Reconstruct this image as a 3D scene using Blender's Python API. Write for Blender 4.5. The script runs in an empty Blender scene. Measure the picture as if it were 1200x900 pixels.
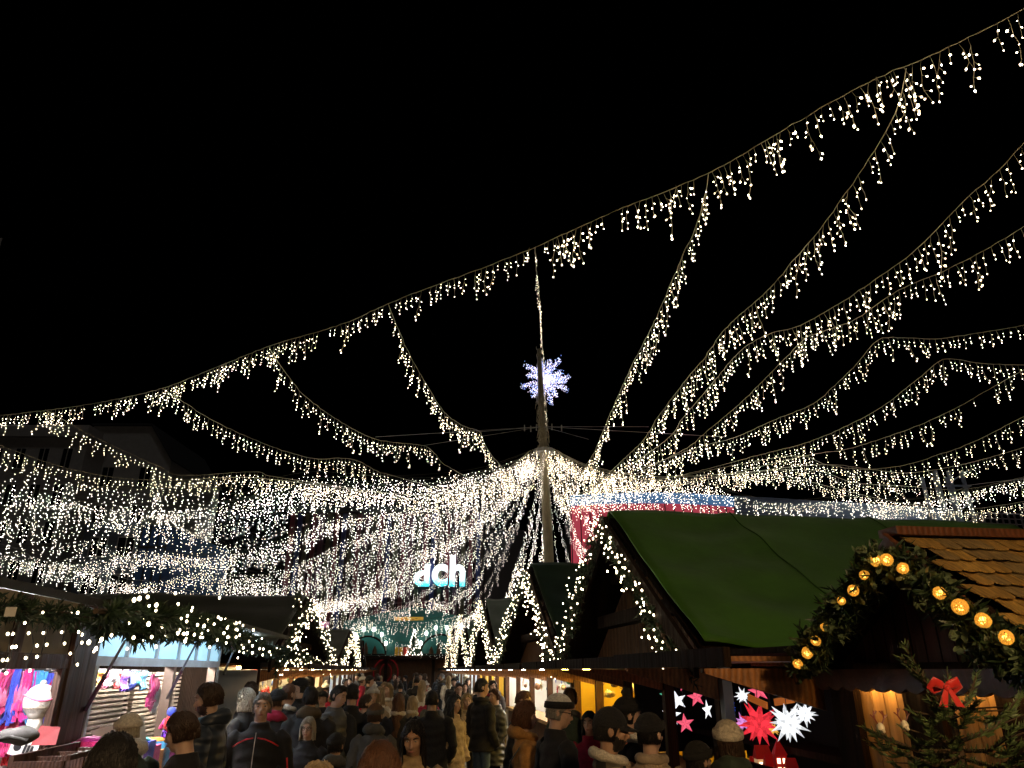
import bpy, math, random
import numpy as np
from mathutils import Vector, Matrix
random.seed(11)
rng = np.random.RandomState(5)
SC = bpy.context.scene
COL = SC.collection
pi = math.pi

# ------------------------------------------------------------------ camera
CAM_Z, PITCH, FOC = 1.95, math.radians(22.0), 830.0
cp, sp = math.cos(PITCH), math.sin(PITCH)
def ray(px, py):
    cx, cy = (px - 600) / FOC, (450 - py) / FOC
    return (cx, cp - cy * sp, sp + cy * cp)
def at(px, py, Y):                    # a point seen at this pixel, Y metres ahead
    r = ray(px, py); k = Y / r[1]
    return (r[0] * k, Y, CAM_Z + r[2] * k)
def at_z(px, py, z):
    r = ray(px, py); k = (z - CAM_Z) / r[2]
    return (r[0] * k, r[1] * k, z)
cam = bpy.data.cameras.new('camera'); camo = bpy.data.objects.new('camera', cam); COL.objects.link(camo)
camo.location = (0, 0, CAM_Z); camo.rotation_euler = (pi / 2 + PITCH, 0, 0)
cam.sensor_width = 36; cam.lens = 36 * FOC / 1200; cam.clip_start = 0.05; cam.clip_end = 3000
SC.camera = camo

# lane frame: s along the lane, u to its right-hand side
DX, DY = -0.1328, 0.9911
def L(s, u, z=0.0): return (s * DX + u * DY, s * DY - u * DX, z)

# ------------------------------------------------------------------ materials
def lin(c):
    return tuple(((x / 12.92) if x <= 0.04045 else ((x + 0.055) / 1.055) ** 2.4) for x in c)
MATS = {}
def mat(name, col, rough=0.7, var=0.25, scale=6.0, bump=0.15, kind='plain', metal=0.0, emit=0.0, ecol=None, sheen=0.0, stretch=(1, 1, 1), trans=0.0, spec=0.5):
    if name in MATS: return MATS[name]
    m = bpy.data.materials.new(name); m.use_nodes = True
    nt = m.node_tree; nd = nt.nodes; lk = nt.links
    b = nd['Principled BSDF']
    b.inputs['Roughness'].default_value = rough
    b.inputs['Metallic'].default_value = metal; b.inputs['Specular IOR Level'].default_value = spec
    if sheen: b.inputs['Sheen Weight'].default_value = sheen
    tc = nd.new('ShaderNodeTexCoord'); mp = nd.new('ShaderNodeMapping')
    lk.new(tc.outputs['Object'], mp.inputs['Vector']); mp.inputs['Scale'].default_value = stretch
    nz = nd.new('ShaderNodeTexNoise'); nz.inputs['Scale'].default_value = scale; nz.inputs['Detail'].default_value = 5
    nz.inputs['Roughness'].default_value = 0.65
    lk.new(mp.outputs[0], nz.inputs['Vector'])
    rp = nd.new('ShaderNodeValToRGB'); e = rp.color_ramp.elements
    e[0].position, e[1].position = 0.3, 0.72
    e[0].color = tuple(max(0, x * (1 - var)) for x in col) + (1,)
    e[1].color = tuple(min(1, x * (1 + var)) for x in col) + (1,)
    lk.new(nz.outputs['Fac'], rp.inputs['Fac'])
    src = rp.outputs['Color']; hsrc = nz.outputs['Fac']
    if kind == 'wood':
        w = nd.new('ShaderNodeTexWave'); w.inputs['Scale'].default_value = scale * 0.55; w.inputs['Distortion'].default_value = 5
        w.inputs['Detail'].default_value = 3; lk.new(mp.outputs[0], w.inputs['Vector'])
        mx = nd.new('ShaderNodeMix'); mx.data_type = 'RGBA'; mx.blend_type = 'MULTIPLY'
        mx.inputs[0].default_value = 0.35
        lk.new(src, mx.inputs[6]); lk.new(w.outputs['Color'], mx.inputs[7]); src = mx.outputs[2]; hsrc = w.outputs['Fac']
    if kind == 'quilt':
        w = nd.new('ShaderNodeTexWave'); w.wave_type = 'BANDS'; w.bands_direction = 'Z'; w.inputs['Scale'].default_value = 3.6
        w.inputs['Distortion'].default_value = 0.6; w.inputs['Detail'].default_value = 1
        lk.new(tc.outputs['Object'], w.inputs['Vector']); hsrc = w.outputs['Fac']; bump = max(bump, 0.6)
    if kind == 'plaid':
        sx = nd.new('ShaderNodeSeparateXYZ'); lk.new(tc.outputs['Object'], sx.inputs[0])
        tot = None
        for ax, per in ((0, 0.15), (2, 0.15), (1, 0.19)):
            a = nd.new('ShaderNodeMath'); a.operation = 'PINGPONG'; a.inputs[1].default_value = per / 2; lk.new(sx.outputs[ax], a.inputs[0])
            g = nd.new('ShaderNodeMath'); g.operation = 'GREATER_THAN'; g.inputs[1].default_value = per * 0.27; lk.new(a.outputs[0], g.inputs[0])
            if tot is None: tot = g
            else:
                s2 = nd.new('ShaderNodeMath'); s2.operation = 'ADD'; lk.new(tot.outputs[0], s2.inputs[0]); lk.new(g.outputs[0], s2.inputs[1]); tot = s2
        h = nd.new('ShaderNodeMath'); h.operation = 'MULTIPLY'; h.inputs[1].default_value = 0.42; h.use_clamp = True; lk.new(tot.outputs[0], h.inputs[0])
        mx = nd.new('ShaderNodeMix'); mx.data_type = 'RGBA'; lk.new(h.outputs[0], mx.inputs[0])
        lk.new(src, mx.inputs[6]); mx.inputs[7].default_value = (0.012, 0.011, 0.01, 1); src = mx.outputs[2]
    if kind == 'stone':
        v = nd.new('ShaderNodeTexVoronoi'); v.feature = 'DISTANCE_TO_EDGE'; v.inputs['Scale'].default_value = 7
        lk.new(tc.outputs['Object'], v.inputs['Vector'])
        st = nd.new('ShaderNodeMath'); st.operation = 'MULTIPLY'; st.inputs[1].default_value = 12; st.use_clamp = True
        lk.new(v.outputs['Distance'], st.inputs[0])
        mx = nd.new('ShaderNodeMix'); mx.data_type = 'RGBA'; mx.blend_type = 'MULTIPLY'; mx.inputs[0].default_value = 0.7
        lk.new(src, mx.inputs[6]); lk.new(st.outputs[0], mx.inputs[7]); src = mx.outputs[2]; hsrc = st.outputs[0]
    lk.new(src, b.inputs['Base Color'])
    if bump:
        bp = nd.new('ShaderNodeBump'); bp.inputs['Strength'].default_value = bump; bp.inputs['Distance'].default_value = 0.02
        lk.new(hsrc, bp.inputs['Height']); lk.new(bp.outputs[0], b.inputs['Normal'])
    if trans: b.inputs['Transmission Weight'].default_value = trans
    if emit:
        b.inputs['Emission Color'].default_value = tuple(ecol or col) + (1,); b.inputs['Emission Strength'].default_value = emit
    MATS[name] = m
    return m
def emat(name, col, strength, sample='AUTO'):
    if name in MATS: return MATS[name]
    m = bpy.data.materials.new(name); m.use_nodes = True; nt = m.node_tree; nt.nodes.clear()
    o = nt.nodes.new('ShaderNodeOutputMaterial'); e = nt.nodes.new('ShaderNodeEmission')
    e.inputs[0].default_value = tuple(col) + (1,); e.inputs[1].default_value = strength
    nt.links.new(e.outputs[0], o.inputs[0]); m.cycles.emission_sampling = sample
    MATS[name] = m
    return m

# ------------------------------------------------------------------ mesh builder
ORG = {}
class MB:
    def __init__(s): s.v = []; s.f = []; s.m = []
    def add(s, v, f, m=0):
        o = len(s.v); s.v.extend(tuple(p) for p in v)
        s.f.extend(tuple(i + o for i in q) for q in f); s.m.extend([m] * len(f))
    def hexa(s, c, m=0):              # 8 corners: bottom 4 ccw, top 4 ccw
        s.add(c, [(3, 2, 1, 0), (4, 5, 6, 7), (0, 1, 5, 4), (1, 2, 6, 5), (2, 3, 7, 6), (3, 0, 4, 7)], m)
    def box(s, x0, x1, y0, y1, z0, z1, m=0):
        s.hexa([(x0, y0, z0), (x1, y0, z0), (x1, y1, z0), (x0, y1, z0), (x0, y0, z1), (x1, y0, z1), (x1, y1, z1), (x0, y1, z1)], m)
    def lbox(s, s0, s1, u0, u1, z0, z1, m=0):
        s.hexa([L(s0, u0, z0), L(s0, u1, z0), L(s1, u1, z0), L(s1, u0, z0), L(s0, u0, z1), L(s0, u1, z1), L(s1, u1, z1), L(s1, u0, z1)], m)
    def slab(s, quad, th, m=0):       # a quad made thick along its own normal
        q = [Vector(p) for p in quad]; n = (q[1] - q[0]).cross(q[3] - q[0]).normalized() * th
        s.hexa([p - n for p in q] + q, m)
    def prism(s, poly, off, m=0):     # polygon (3D points) pushed along vector off
        n = len(poly); off = Vector(off); p = [Vector(a) for a in poly]
        s.add(p + [a + off for a in p], [tuple(range(n))[::-1], tuple(range(n, 2 * n))] + [(i, (i + 1) % n, (i + 1) % n + n, i + n) for i in range(n)], m)
    def bar(s, a, b, w, h=None, m=0, up=(0, 0, 1)):
        a, b, up = Vector(a), Vector(b), Vector(up); t = (b - a).normalized(); h = h or w
        x = t.cross(up); x = x.normalized() if x.length > 1e-5 else Vector((1, 0, 0)); y = x.cross(t)
        x = x * w / 2; y = y * h / 2
        s.hexa([a - x - y, a + x - y, a + x + y, a - x + y, b - x - y, b + x - y, b + x + y, b - x + y], m)
    def loft(s, pts, rad, n=12, m=0, ref=(1, 0, 0)):
        pts = [Vector(p) for p in pts]; rings = []
        for i, p in enumerate(pts):
            t = (pts[min(i + 1, len(pts) - 1)] - pts[max(i - 1, 0)]).normalized()
            r = Vector(ref); a = r - t * r.dot(t)
            if a.length < 0.15: r = Vector((0, 1, 0)); a = r - t * r.dot(t)
            a.normalize(); b = t.cross(a)
            ra, rb = rad[i] if isinstance(rad[i], (tuple, list)) else (rad[i], rad[i])
            rings.append([p + a * (ra * math.cos(2 * pi * k / n)) + b * (rb * math.sin(2 * pi * k / n)) for k in range(n)])
        v = [q for r in rings for q in r]; f = []
        for i in range(len(pts) - 1):
            for k in range(n):
                f.append((i * n + k, i * n + (k + 1) % n, (i + 1) * n + (k + 1) % n, (i + 1) * n + k))
        f.append(tuple(range(n))[::-1]); f.append(tuple(range((len(pts) - 1) * n, len(pts) * n)))
        s.add(v, f, m)
    def tube(s, pts, r, n=6, m=0): s.loft(pts, [r] * len(pts), n, m)
    def ell(s, c, r, nu=14, nv=9, m=0, rot=None):
        if not isinstance(r, (tuple, list)): r = (r, r, r)
        v = [Vector((0, 0, r[2]))]
        for j in range(1, nv):
            t = pi * j / nv
            for i in range(nu):
                a = 2 * pi * i / nu; v.append(Vector((r[0] * math.sin(t) * math.cos(a), r[1] * math.sin(t) * math.sin(a), r[2] * math.cos(t))))
        v.append(Vector((0, 0, -r[2]))); f = [(0, 1 + i, 1 + (i + 1) % nu) for i in range(nu)]
        for j in range(nv - 2):
            for i in range(nu):
                a = 1 + j * nu + i; b = 1 + j * nu + (i + 1) % nu; f.append((a, a + nu, b + nu, b))
        l = len(v) - 1; o = 1 + (nv - 2) * nu; f += [(l, o + (i + 1) % nu, o + i) for i in range(nu)]
        if rot: v = [rot @ p for p in v]
        s.add([p + Vector(c) for p in v], f, m)
    def mesh(s, name, mats, org=(0, 0, 0), smooth=False):
        me = bpy.data.meshes.new(name)
        me.from_pydata([(a[0] - org[0], a[1] - org[1], a[2] - org[2]) for a in s.v], [], s.f)
        for m in (mats if isinstance(mats, (list, tuple)) else [mats]): me.materials.append(m)
        if len(me.materials) > 1: me.polygons.foreach_set('material_index', s.m)
        if smooth: me.polygons.foreach_set('use_smooth', [True] * len(s.f))
        return me
    def build(s, name, mats, parent=None, org=None, smooth=False):
        if org is None: org = ORG.get(parent.name, (0, 0, 0)) if parent else (0, 0, 0)
        o = bpy.data.objects.new(name, s.mesh(name, mats, org, smooth)); COL.objects.link(o)
        if parent: o.parent = parent
        else: o.location = org
        ORG[o.name] = org
        return o
def T(o, label=None, cat=None, group=None, kind=None):
    if label: o['label'] = label
    if cat: o['category'] = cat
    if group: o['group'] = group
    if kind: o['kind'] = kind
    return o
def thing(name, loc, label, cat, group=None):
    o = bpy.data.objects.new(name, None); COL.objects.link(o); o.location = loc; o.empty_display_size = 0.2
    ORG[o.name] = tuple(loc)
    return T(o, label, cat, group)
def kids(o): return [c for c in COL.objects if c.parent == o]
def link_copy(src, parent=None, loc=None, rot=None, scale=None):
    c = src.copy(); COL.objects.link(c)
    if parent is not None: c.parent = parent
    if loc is not None: c.location = loc
    if rot is not None: c.rotation_euler = rot
    if scale is not None: c.scale = scale
    return c
# ------------------------------------------------------------------ people (built first, while the scene is small)
def remesh(mb, voxel, it=3, fac=0.5):
    me = mb.mesh('tmp', MATS['skin']); ob = bpy.data.objects.new('tmp', me); COL.objects.link(ob)
    r = ob.modifiers.new('r', 'REMESH'); r.mode = 'VOXEL'; r.voxel_size = voxel; r.use_smooth_shade = True
    q = ob.modifiers.new('s', 'SMOOTH'); q.factor = fac; q.iterations = it
    dg = bpy.context.evaluated_depsgraph_get()
    out = bpy.data.meshes.new_from_object(ob.evaluated_get(dg), depsgraph=dg)
    bpy.data.objects.remove(ob); bpy.data.meshes.remove(me)
    return out
def sstep(a, b, x):
    t = np.clip((x - a) / (b - a), 0, 1); return t * t * (3 - 2 * t)
def pose(me, k, hy, hp, lean, roll=0.0):
    n = len(me.vertices); co = np.empty(n * 3, np.float32); me.vertices.foreach_get('co', co); co = co.reshape(-1, 3).astype(float)
    z = co[:, 2].copy()
    w = sstep(1.455, 1.535, z)
    if hy or hp:                       # head turns about the neck
        p = co - np.array([0, 0.012, 1.50]); a = np.radians(hp) * w
        y, zz = p[:, 1] * np.cos(a) - p[:, 2] * np.sin(a), p[:, 1] * np.sin(a) + p[:, 2] * np.cos(a)
        b = np.radians(hy) * w
        x, y = p[:, 0] * np.cos(b) - y * np.sin(b), p[:, 0] * np.sin(b) + y * np.cos(b)
        co = np.stack([x, y, zz], 1) + np.array([0, 0.012, 1.50])
    if lean:
        a = np.radians(lean) * sstep(0.85, 1.2, z); p = co - np.array([0, 0, 0.95])
        y, zz = p[:, 1] * np.cos(a) - p[:, 2] * np.sin(a), p[:, 1] * np.sin(a) + p[:, 2] * np.cos(a)
        co = np.stack([p[:, 0], y, zz], 1) + np.array([0, 0, 0.95])
    co *= k; me.vertices.foreach_set('co', co.astype(np.float32).ravel()); me.update()
def hair_mb(zend, vol=1.0, op=72, hairline=1.712, flare=0.0, seed=0, ridge=1.0, full=False, ctr=(0, 0.008, 1.645), rad=(0.083, 0.104, 0.116), rib=0, nstr=300):
    mb = MB(); N = 44 if not rib else 132; rings = []; rx, ry, rz = (r * vol for r in rad); zs = []
    for j in range(11):
        t = math.radians(3 + 87 * j / 10); zs.append((ctr[2] + rz * math.cos(t), math.sin(t)))
    zc = ctr[2]; nn = max(3, int((zc - zend) / 0.025))
    for j in range(1, nn + 1):
        z = zc + (zend - zc) * j / nn; d = zc - z
        zs.append((z, 1.0 - (0.16 if flare == 0 else -flare) * min(1, d / 0.12) * (1 if flare == 0 else min(2.2, d / 0.12) / 2)))
    for z, sc in zs:
        o = 0 if full else op * min(1, max(0, (hairline - z) / 0.045))
        ring = []
        for i in range(N + 1):
            a = math.radians(o + (360 - 2 * o) * i / N)
            dsp = 1 + ridge * (0.024 * math.sin(a * 13 + seed + z * 14) + 0.018 * math.sin(a * 29 + seed * 2 - z * 9) + 0.03 * math.sin(a * 3 + seed * 3 + z * 31)) + (rib * math.sin(a * 44) if rib else 0) - (0 if full else .055 * max(0, math.cos(a)) ** 2)
            ring.append((ctr[0] + rx * sc * dsp * math.sin(a), ctr[1] - ry * sc * dsp * math.cos(a), z + ridge * 0.004 * math.sin(a * 7 + seed)))
        rings.append(ring)
    v = [p for r in rings for p in r]; n = N + 1; f = []
    for j in range(len(rings) - 1):
        for i in range(N): f.append((j * n + i, (j + 1) * n + i, (j + 1) * n + i + 1, j * n + i + 1))
    f.append(tuple(range(N)))
    mb.add(v, f)
    if ridge > .5:                    # loose strands break up the outline
        rr = random.Random(int(seed * 1000))
        for q in range(nstr):
            i = rr.randrange(N); j = rr.randrange(2, len(rings) - 1); j2 = min(len(rings) - 1, j + rr.randrange(2, 7)); l0, l1 = rr.uniform(1.0, 1.03), rr.uniform(1.0, 1.03) + (.10 * rr.random() ** 3); dv = []
            for jj, l in ((j, l0), ((j + j2) // 2, (l0 + l1) / 2 + .01), (j2, l1)):
                p = rings[jj][min(N, max(0, i + rr.randrange(-1, 2)))]; x, y = ctr[0] + (p[0] - ctr[0]) * l, ctr[1] + (p[1] - ctr[1]) * l; z = p[2] - (.012 if jj == j2 else 0); dv += [(x, y, z), (x + .0019, y + .0011, z)]
            mb.add(dv, [(0, 1, 3, 2), (2, 3, 5, 4)])
    return mb
SKIN = mat('skin', (0.56, 0.36, 0.27), 0.5, 0.12, 14, 0.03)
SKIN2 = mat('skin_tan', (0.44, 0.26, 0.17), 0.5, 0.12, 14, 0.03)
LIP = mat('lip', (0.36, 0.13, 0.11), 0.4, 0.1); EYEW = mat('eye_white', (0.42, 0.39, 0.36), 0.2, 0.03, 5, 0); EYED = mat('eye_iris', (0.02, 0.014, 0.01), 0.15, 0.1, 5, 0)
GLASSF = mat('spectacle_frame', (0.01, 0.01, 0.012), 0.25, 0.1, 5, 0)
SHOE = mat('shoe_leather', (0.025, 0.022, 0.02), 0.5, 0.3, 20, 0.2)
def cloth(name, c, rough=0.85, kind='plain', **k):
    return mat(name, c, rough, k.pop('var', 0.3), k.pop('scale', 22), k.pop('bump', 0.35), kind, sheen=k.pop('sheen', 0.05), **k)
BLACK = cloth('coat_black', (0.010, 0.010, 0.012)); NAVY = cloth('coat_navy_puffer', (0.022, 0.032, 0.05), 0.42, 'quilt')
GREY = cloth('coat_grey', (0.07, 0.07, 0.066)); PUFF = cloth('coat_grey_puffer', (0.075, 0.077, 0.075), 0.4, 'quilt')
TAN = cloth('coat_tan_fleece', (0.42, 0.29, 0.15)); BEIGE = cloth('coat_beige', (0.4, 0.31, 0.22)); CREAM = cloth('knit_cream', (0.66, 0.6, 0.5), 0.9, bump=0.6, scale=60)
ORANGE = cloth('coat_orange_brown', (0.40, 0.19, 0.045)); GREEN = cloth('coat_dark_green', (0.03, 0.05, 0.035)); PLAID = cloth('coat_plaid', (0.55, 0.47, 0.33), kind='plaid')
WHITE = cloth('knit_white', (0.72, 0.70, 0.66), 0.9, bump=0.6, scale=60); CRIM = cloth('cloth_crimson', (0.35, 0.012, 0.05)); RED = cloth('cloth_red', (0.6, 0.02, 0.03))
JEAN = cloth('jeans_blue', (0.05, 0.09, 0.17)); JEANL = cloth('jeans_pale', (0.2, 0.28, 0.36)); DARK = cloth('trousers_dark', (0.014, 0.014, 0.016)); BLUEC = cloth('cloth_blue', (0.03, 0.09, 0.3))
BRNK = cloth('knit_brown', (0.12, 0.065, 0.03), bump=0.6, scale=60); BLKK = cloth('knit_black', (0.009, 0.009, 0.01), bump=0.6, scale=60); FUR = cloth('fur_brown', (0.10, 0.07, 0.035), bump=1.0, scale=90)
def hairm(n, c): return mat(n, c, 0.42, 0.45, 18, 0.5, stretch=(6, 6, 0.5))
HBLK = hairm('hair_black', (0.012, 0.010, 0.009)); HBRN = hairm('hair_brown', (0.045, 0.024, 0.013)); HGRY = hairm('hair_grey', (0.25, 0.24, 0.23)); HBLD = hairm('hair_blonde', (0.40, 0.30, 0.17)); HRED = hairm('hair_chestnut', (0.10, 0.04, 0.016)); HASH = hairm('hair_ash_blonde', (0.42, 0.37, 0.29))

def person(px, py, Y, yaw, label, coat=BLACK, hem=0.82, trousers=DARK, hair=HBRN, style='short', hat=None, hatm=None, cuffm=None, hy=0, hp=0, lean=0, thick=0.018, wide=1.0,
           hood=None, scarf=None, glasses=False, beard=None, extras=(), vox=0.012, skin=SKIN, h=None, xy=None, group=None, stride=0.0, hatless=False, category='person'):
    H = h if h else at(px, py, Y)[2]
    capH = {'beanie': 0.022, 'pompom': 0.075, 'cap': 0.02, 'furhood': 0.05}.get(hat, 0.012)
    k = (H) / (1.757 + capH)
    x = at(px, py, Y)[0] if xy is None else xy[0]; yy = Y if xy is None else xy[1]
    root = thing('person', (x, yy, 0), label, category, group); root.rotation_euler = (0, 0, math.radians(yaw))
    def put(name, me, mats, par=root, sm=True):
        me.materials.clear()
        for m in (mats if isinstance(mats, list) else [mats]): me.materials.append(m)
        if sm: me.polygons.foreach_set('use_smooth', [True] * len(me.polygons))
        o = bpy.data.objects.new(name, me); COL.objects.link(o); o.parent = par; return o
    def headpart(mb, name, mats, par=root, remat=None):
        me = mb.mesh(name, mats); pose(me, k, hy, hp, lean)
        me.polygons.foreach_set('use_smooth', [True] * len(me.polygons))
        o = bpy.data.objects.new(name, me); COL.objects.link(o); o.parent = par; return o
    W = wide
    b = MB()
    # head
    b.ell((0, 0.012, 1.652), (0.076, 0.096, 0.103)); b.ell((0, -0.022, 1.598), (0.060, 0.070, 0.080)); b.ell((0, -0.052, 1.548), (0.030, 0.030, 0.028))
    b.loft([(0, -0.082, 1.655), (0, -0.098, 1.625), (0, -0.111, 1.602), (0, -0.088, 1.590)], [0.009, 0.011, 0.0155, 0.012], 8)
    b.ell((0, -0.072, 1.676), (0.052, 0.024, 0.014)); b.ell((0, -0.080, 1.567), (0.022, 0.014, 0.013))
    for sx in (-1, 1):
        b.ell((sx * 0.079, 0.018, 1.628), (0.010, 0.022, 0.032)); b.ell((sx * 0.040, -0.062, 1.612), (0.022, 0.022, 0.022))
        b.loft([(sx * 0.085 * W, 0.0, 0.94), (sx * 0.092 * W, -0.012 - stride * sx * 0.12, 0.50), (sx * 0.09 * W, 0.012 - stride * sx * 0.2, 0.09)], [0.088, 0.060, 0.044], 10)
        b.loft([(sx * 0.09 * W, 0.04 - stride * sx * 0.2, 0.045), (sx * 0.096 * W, -0.06 - stride * sx * 0.2, 0.045), (sx * 0.10 * W, -0.17 - stride * sx * 0.2, 0.03)], [(0.04, 0.045), (0.046, 0.04), (0.035, 0.026)], 10)
    b.loft([(0, 0.02, 1.40), (0, 0.018, 1.50), (0, 0.008, 1.60)], [0.062, 0.056, 0.058], 12)
    def torso(m, g):
        m.loft([(0, 0.005, 0.86), (0, 0.005, 0.95), (0, 0, 1.08), (0, -0.004, 1.22), (0, 0.002, 1.34), (0, 0.01, 1.405), (0, 0.016, 1.45)],
               [((0.165 + g) * W, 0.115 + g), ((0.175 + g) * W, 0.122 + g), ((0.160 + g) * W, 0.112 + g), ((0.172 + g) * W, 0.120 + g), ((0.178 + g) * W, 0.112 + g), ((0.135 + g) * W, 0.09 + g), ((0.072 + g), 0.066 + g)], 18)
    def arms(m, g):
        for sx in (-1, 1):
            m.loft([(sx * 0.150 * W, 0.005, 1.392), (sx * 0.205 * W, 0.008, 1.350), (sx * 0.238 * W, 0.020, 1.23), (sx * 0.262 * W, 0.035, 1.10), (sx * 0.245 * W, -0.045, 0.985), (sx * 0.185 * W, -0.115, 0.90)],
                   [0.052 + g, 0.060 + g, 0.052 + g, 0.046 + g, 0.040 + g, 0.040 + g], 12)
    torso(b, 0); arms(b, -0.004)
    me = remesh(b, vox, 3)
    pc = np.empty(len(me.polygons) * 3, np.float32); me.polygons.foreach_get('center', pc); pc = pc.reshape(-1, 3)
    mi = np.where(pc[:, 2] > 1.43, 0, np.where(pc[:, 2] < 0.075, 2, 1)).astype(np.int32)
    if beard is not None:
        jit = rng.uniform(-0.004, 0.004, len(pc))
        bz = (pc[:, 2] < 1.600 + jit - np.clip((pc[:, 1] + 0.03) * -0.35, 0, 0.03)) & (pc[:, 2] > 1.52) & (pc[:, 1] < 0.0 + jit) & (np.hypot(pc[:, 0], (pc[:, 2] - 1.567) * 1.4) > 0.018)
        mi[bz] = 3
    pose(me, k, hy, hp, lean)
    put('body', me, [skin, trousers, SHOE] + ([beard] if beard is not None else []))
    me.polygons.foreach_set('material_index', mi)
    # coat
    c = MB(); torso(c, thick); arms(c, thick)
    fl = 0.02 + max(0, 0.85 - hem) * 0.12
    c.loft([(0, 0.005, hem), (0, 0.005, 0.98), (0, 0, 1.1)], [((0.178 + fl + thick) * W, 0.125 + fl + thick), ((0.172 + thick) * W, 0.122 + thick), ((0.16 + thick) * W, 0.112 + thick)], 18)
    c.loft([(0, 0.016, 1.42), (0, 0.018, 1.47), (0, 0.014, 1.505)], [0.085 + thick, 0.075 + thick, 0.070 + thick], 14)
    me = remesh(c, max(vox, 0.014), 4); n = len(me.vertices)
    co = np.empty(n * 3, np.float32); me.vertices.foreach_get('co', co); co = co.reshape(-1, 3)
    sd = (px * 0.37 + Y) % 6.28       # hanging folds
    f = 0.006 * np.sin(co[:, 2] * 34 + co[:, 0] * 22 + sd) * np.sin(co[:, 0] * 17 - co[:, 2] * 9 + sd * 2) + 0.004 * np.sin(co[:, 2] * 61 + co[:, 1] * 40 + sd * 3)
    rr = np.hypot(co[:, 0], co[:, 1]) + 1e-4; co[:, 0] += f * co[:, 0] / rr; co[:, 1] += f * co[:, 1] / rr
    me.vertices.foreach_set('co', co.ravel()); pose(me, k, hy * 0.25, 0, lean)
    coat_o = put('coat', me, coat)
    # face
    for sx in (-1, 1):
        e = MB(); e.ell((sx * 0.032, -0.0775, 1.640), (0.0130, 0.0075, 0.0055), 10, 7, 0); e.ell((sx * 0.032, -0.0835, 1.640), (0.0058, 0.003, 0.0054), 8, 6, 1)
        headpart(e, 'eye', [EYEW, EYED])
        w = MB(); w.loft([(sx * 0.014, -0.094, 1.662), (sx * 0.034, -0.092, 1.669), (sx * 0.054, -0.078, 1.662)], [(0.004, 0.0035), (0.005, 0.004), (0.003, 0.003)], 6)
        headpart(w, 'eyebrow', hair)
    w = MB(); w.loft([(-0.024, -0.0845, 1.5665), (-0.01, -0.0945, 1.5685), (0, -0.0955, 1.567), (0.01, -0.0945, 1.5685), (0.024, -0.0845, 1.5665)], [(0.002, 0.002), (0.0065, 0.005), (0.007, 0.005), (0.0065, 0.005), (0.002, 0.002)], 8, ref=(0, 0, 1)); headpart(w, 'mouth', LIP)
    if glasses:
        g = MB()
        for sx in (-1, 1):
            g.tube([(sx * 0.034 + 0.023 * math.cos(t), -0.098, 1.638 + 0.018 * math.sin(t)) for t in np.linspace(0, 2 * pi, 13)], 0.0028, 5)
            g.tube([(sx * 0.057, -0.097, 1.643), (sx * 0.080, -0.06, 1.645), (sx * 0.084, 0.02, 1.640)], 0.0025, 5)
        g.tube([(-0.011, -0.098, 1.642), (0, -0.102, 1.645), (0.011, -0.098, 1.642)], 0.0025, 5)
        headpart(g, 'spectacles', GLASSF)
    # hair
    sd = random.uniform(0, 6)
    zend, vol, op, hl, fl2 = {'short': (1.59, 0.985, 84, 1.715, 0), 'bob': (1.515, 1.10, 60, 1.715, 0.05), 'long': (1.30, 1.08, 62, 1.72, 0.14), 'verylong': (1.16, 1.06, 60, 1.72, 0.16), 'curly': (1.545, 1.12, 70, 1.715, 0.03), 'crop': (1.60, 0.975, 88, 1.722, 0)}[style]
    hm = hair_mb(zend, vol, op, hl, fl2, sd, 1.6 if style == 'curly' else .62, nstr=1300 if vox < .013 else 250)
    ho = headpart(hm, 'hair', hair); so = ho.modifiers.new('thick', 'SOLIDIFY'); so.thickness = 0.012 * k; so.offset = -1
    if hat in ('beanie', 'pompom', 'furhood'):
        tall = 1.06 if hat == 'beanie' else 1.04
        hb = hair_mb(1.684, 1.0, full=True, seed=sd, ridge=0.4, rib=.012, ctr=(0, 0.014, 1.684), rad=(0.094, 0.114, 0.092 * tall))
        o = headpart(hb, 'beanie' if hat != 'furhood' else 'fur_hat', hatm)
        cf = MB(); pts = [(0.1015 * math.sin(t), 0.012 - 0.121 * math.cos(t), 1.666 + 0.012 * math.cos(t)) for t in np.linspace(0, 2 * pi, 33)]
        N = 32; v = []; fcs = []
        for i in range(N):
            t = 2 * pi * i / N; st, ct = math.sin(t), math.cos(t); zz = 1.690 + 0.016 * ct
            for (dr, dz) in ((0.0, -0.026), (0.008, -0.024), (0.011, 0), (0.008, 0.026), (-0.004, 0.028)):
                v.append(((0.096 + dr) * st, 0.012 - (0.116 + dr) * ct, zz + dz))
        for i in range(N):
            for j in range(4):
                a, b2 = i * 5 + j, ((i + 1) % N) * 5 + j; fcs.append((a, b2, b2 + 1, a + 1))
        cf.add(v, fcs); co2 = headpart(cf, 'cuff', cuffm or hatm, o)
        if hat == 'pompom':
            pm = MB(); pm.ell((0, 0.02, 1.80), 0.044, 16, 10); pm.v = [tuple(Vector(q) + Vector((random.uniform(-.006, .006), random.uniform(-.006, .006), random.uniform(-.006, .006)))) for q in pm.v]
            headpart(pm, 'pompom', hatm, o)
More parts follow.
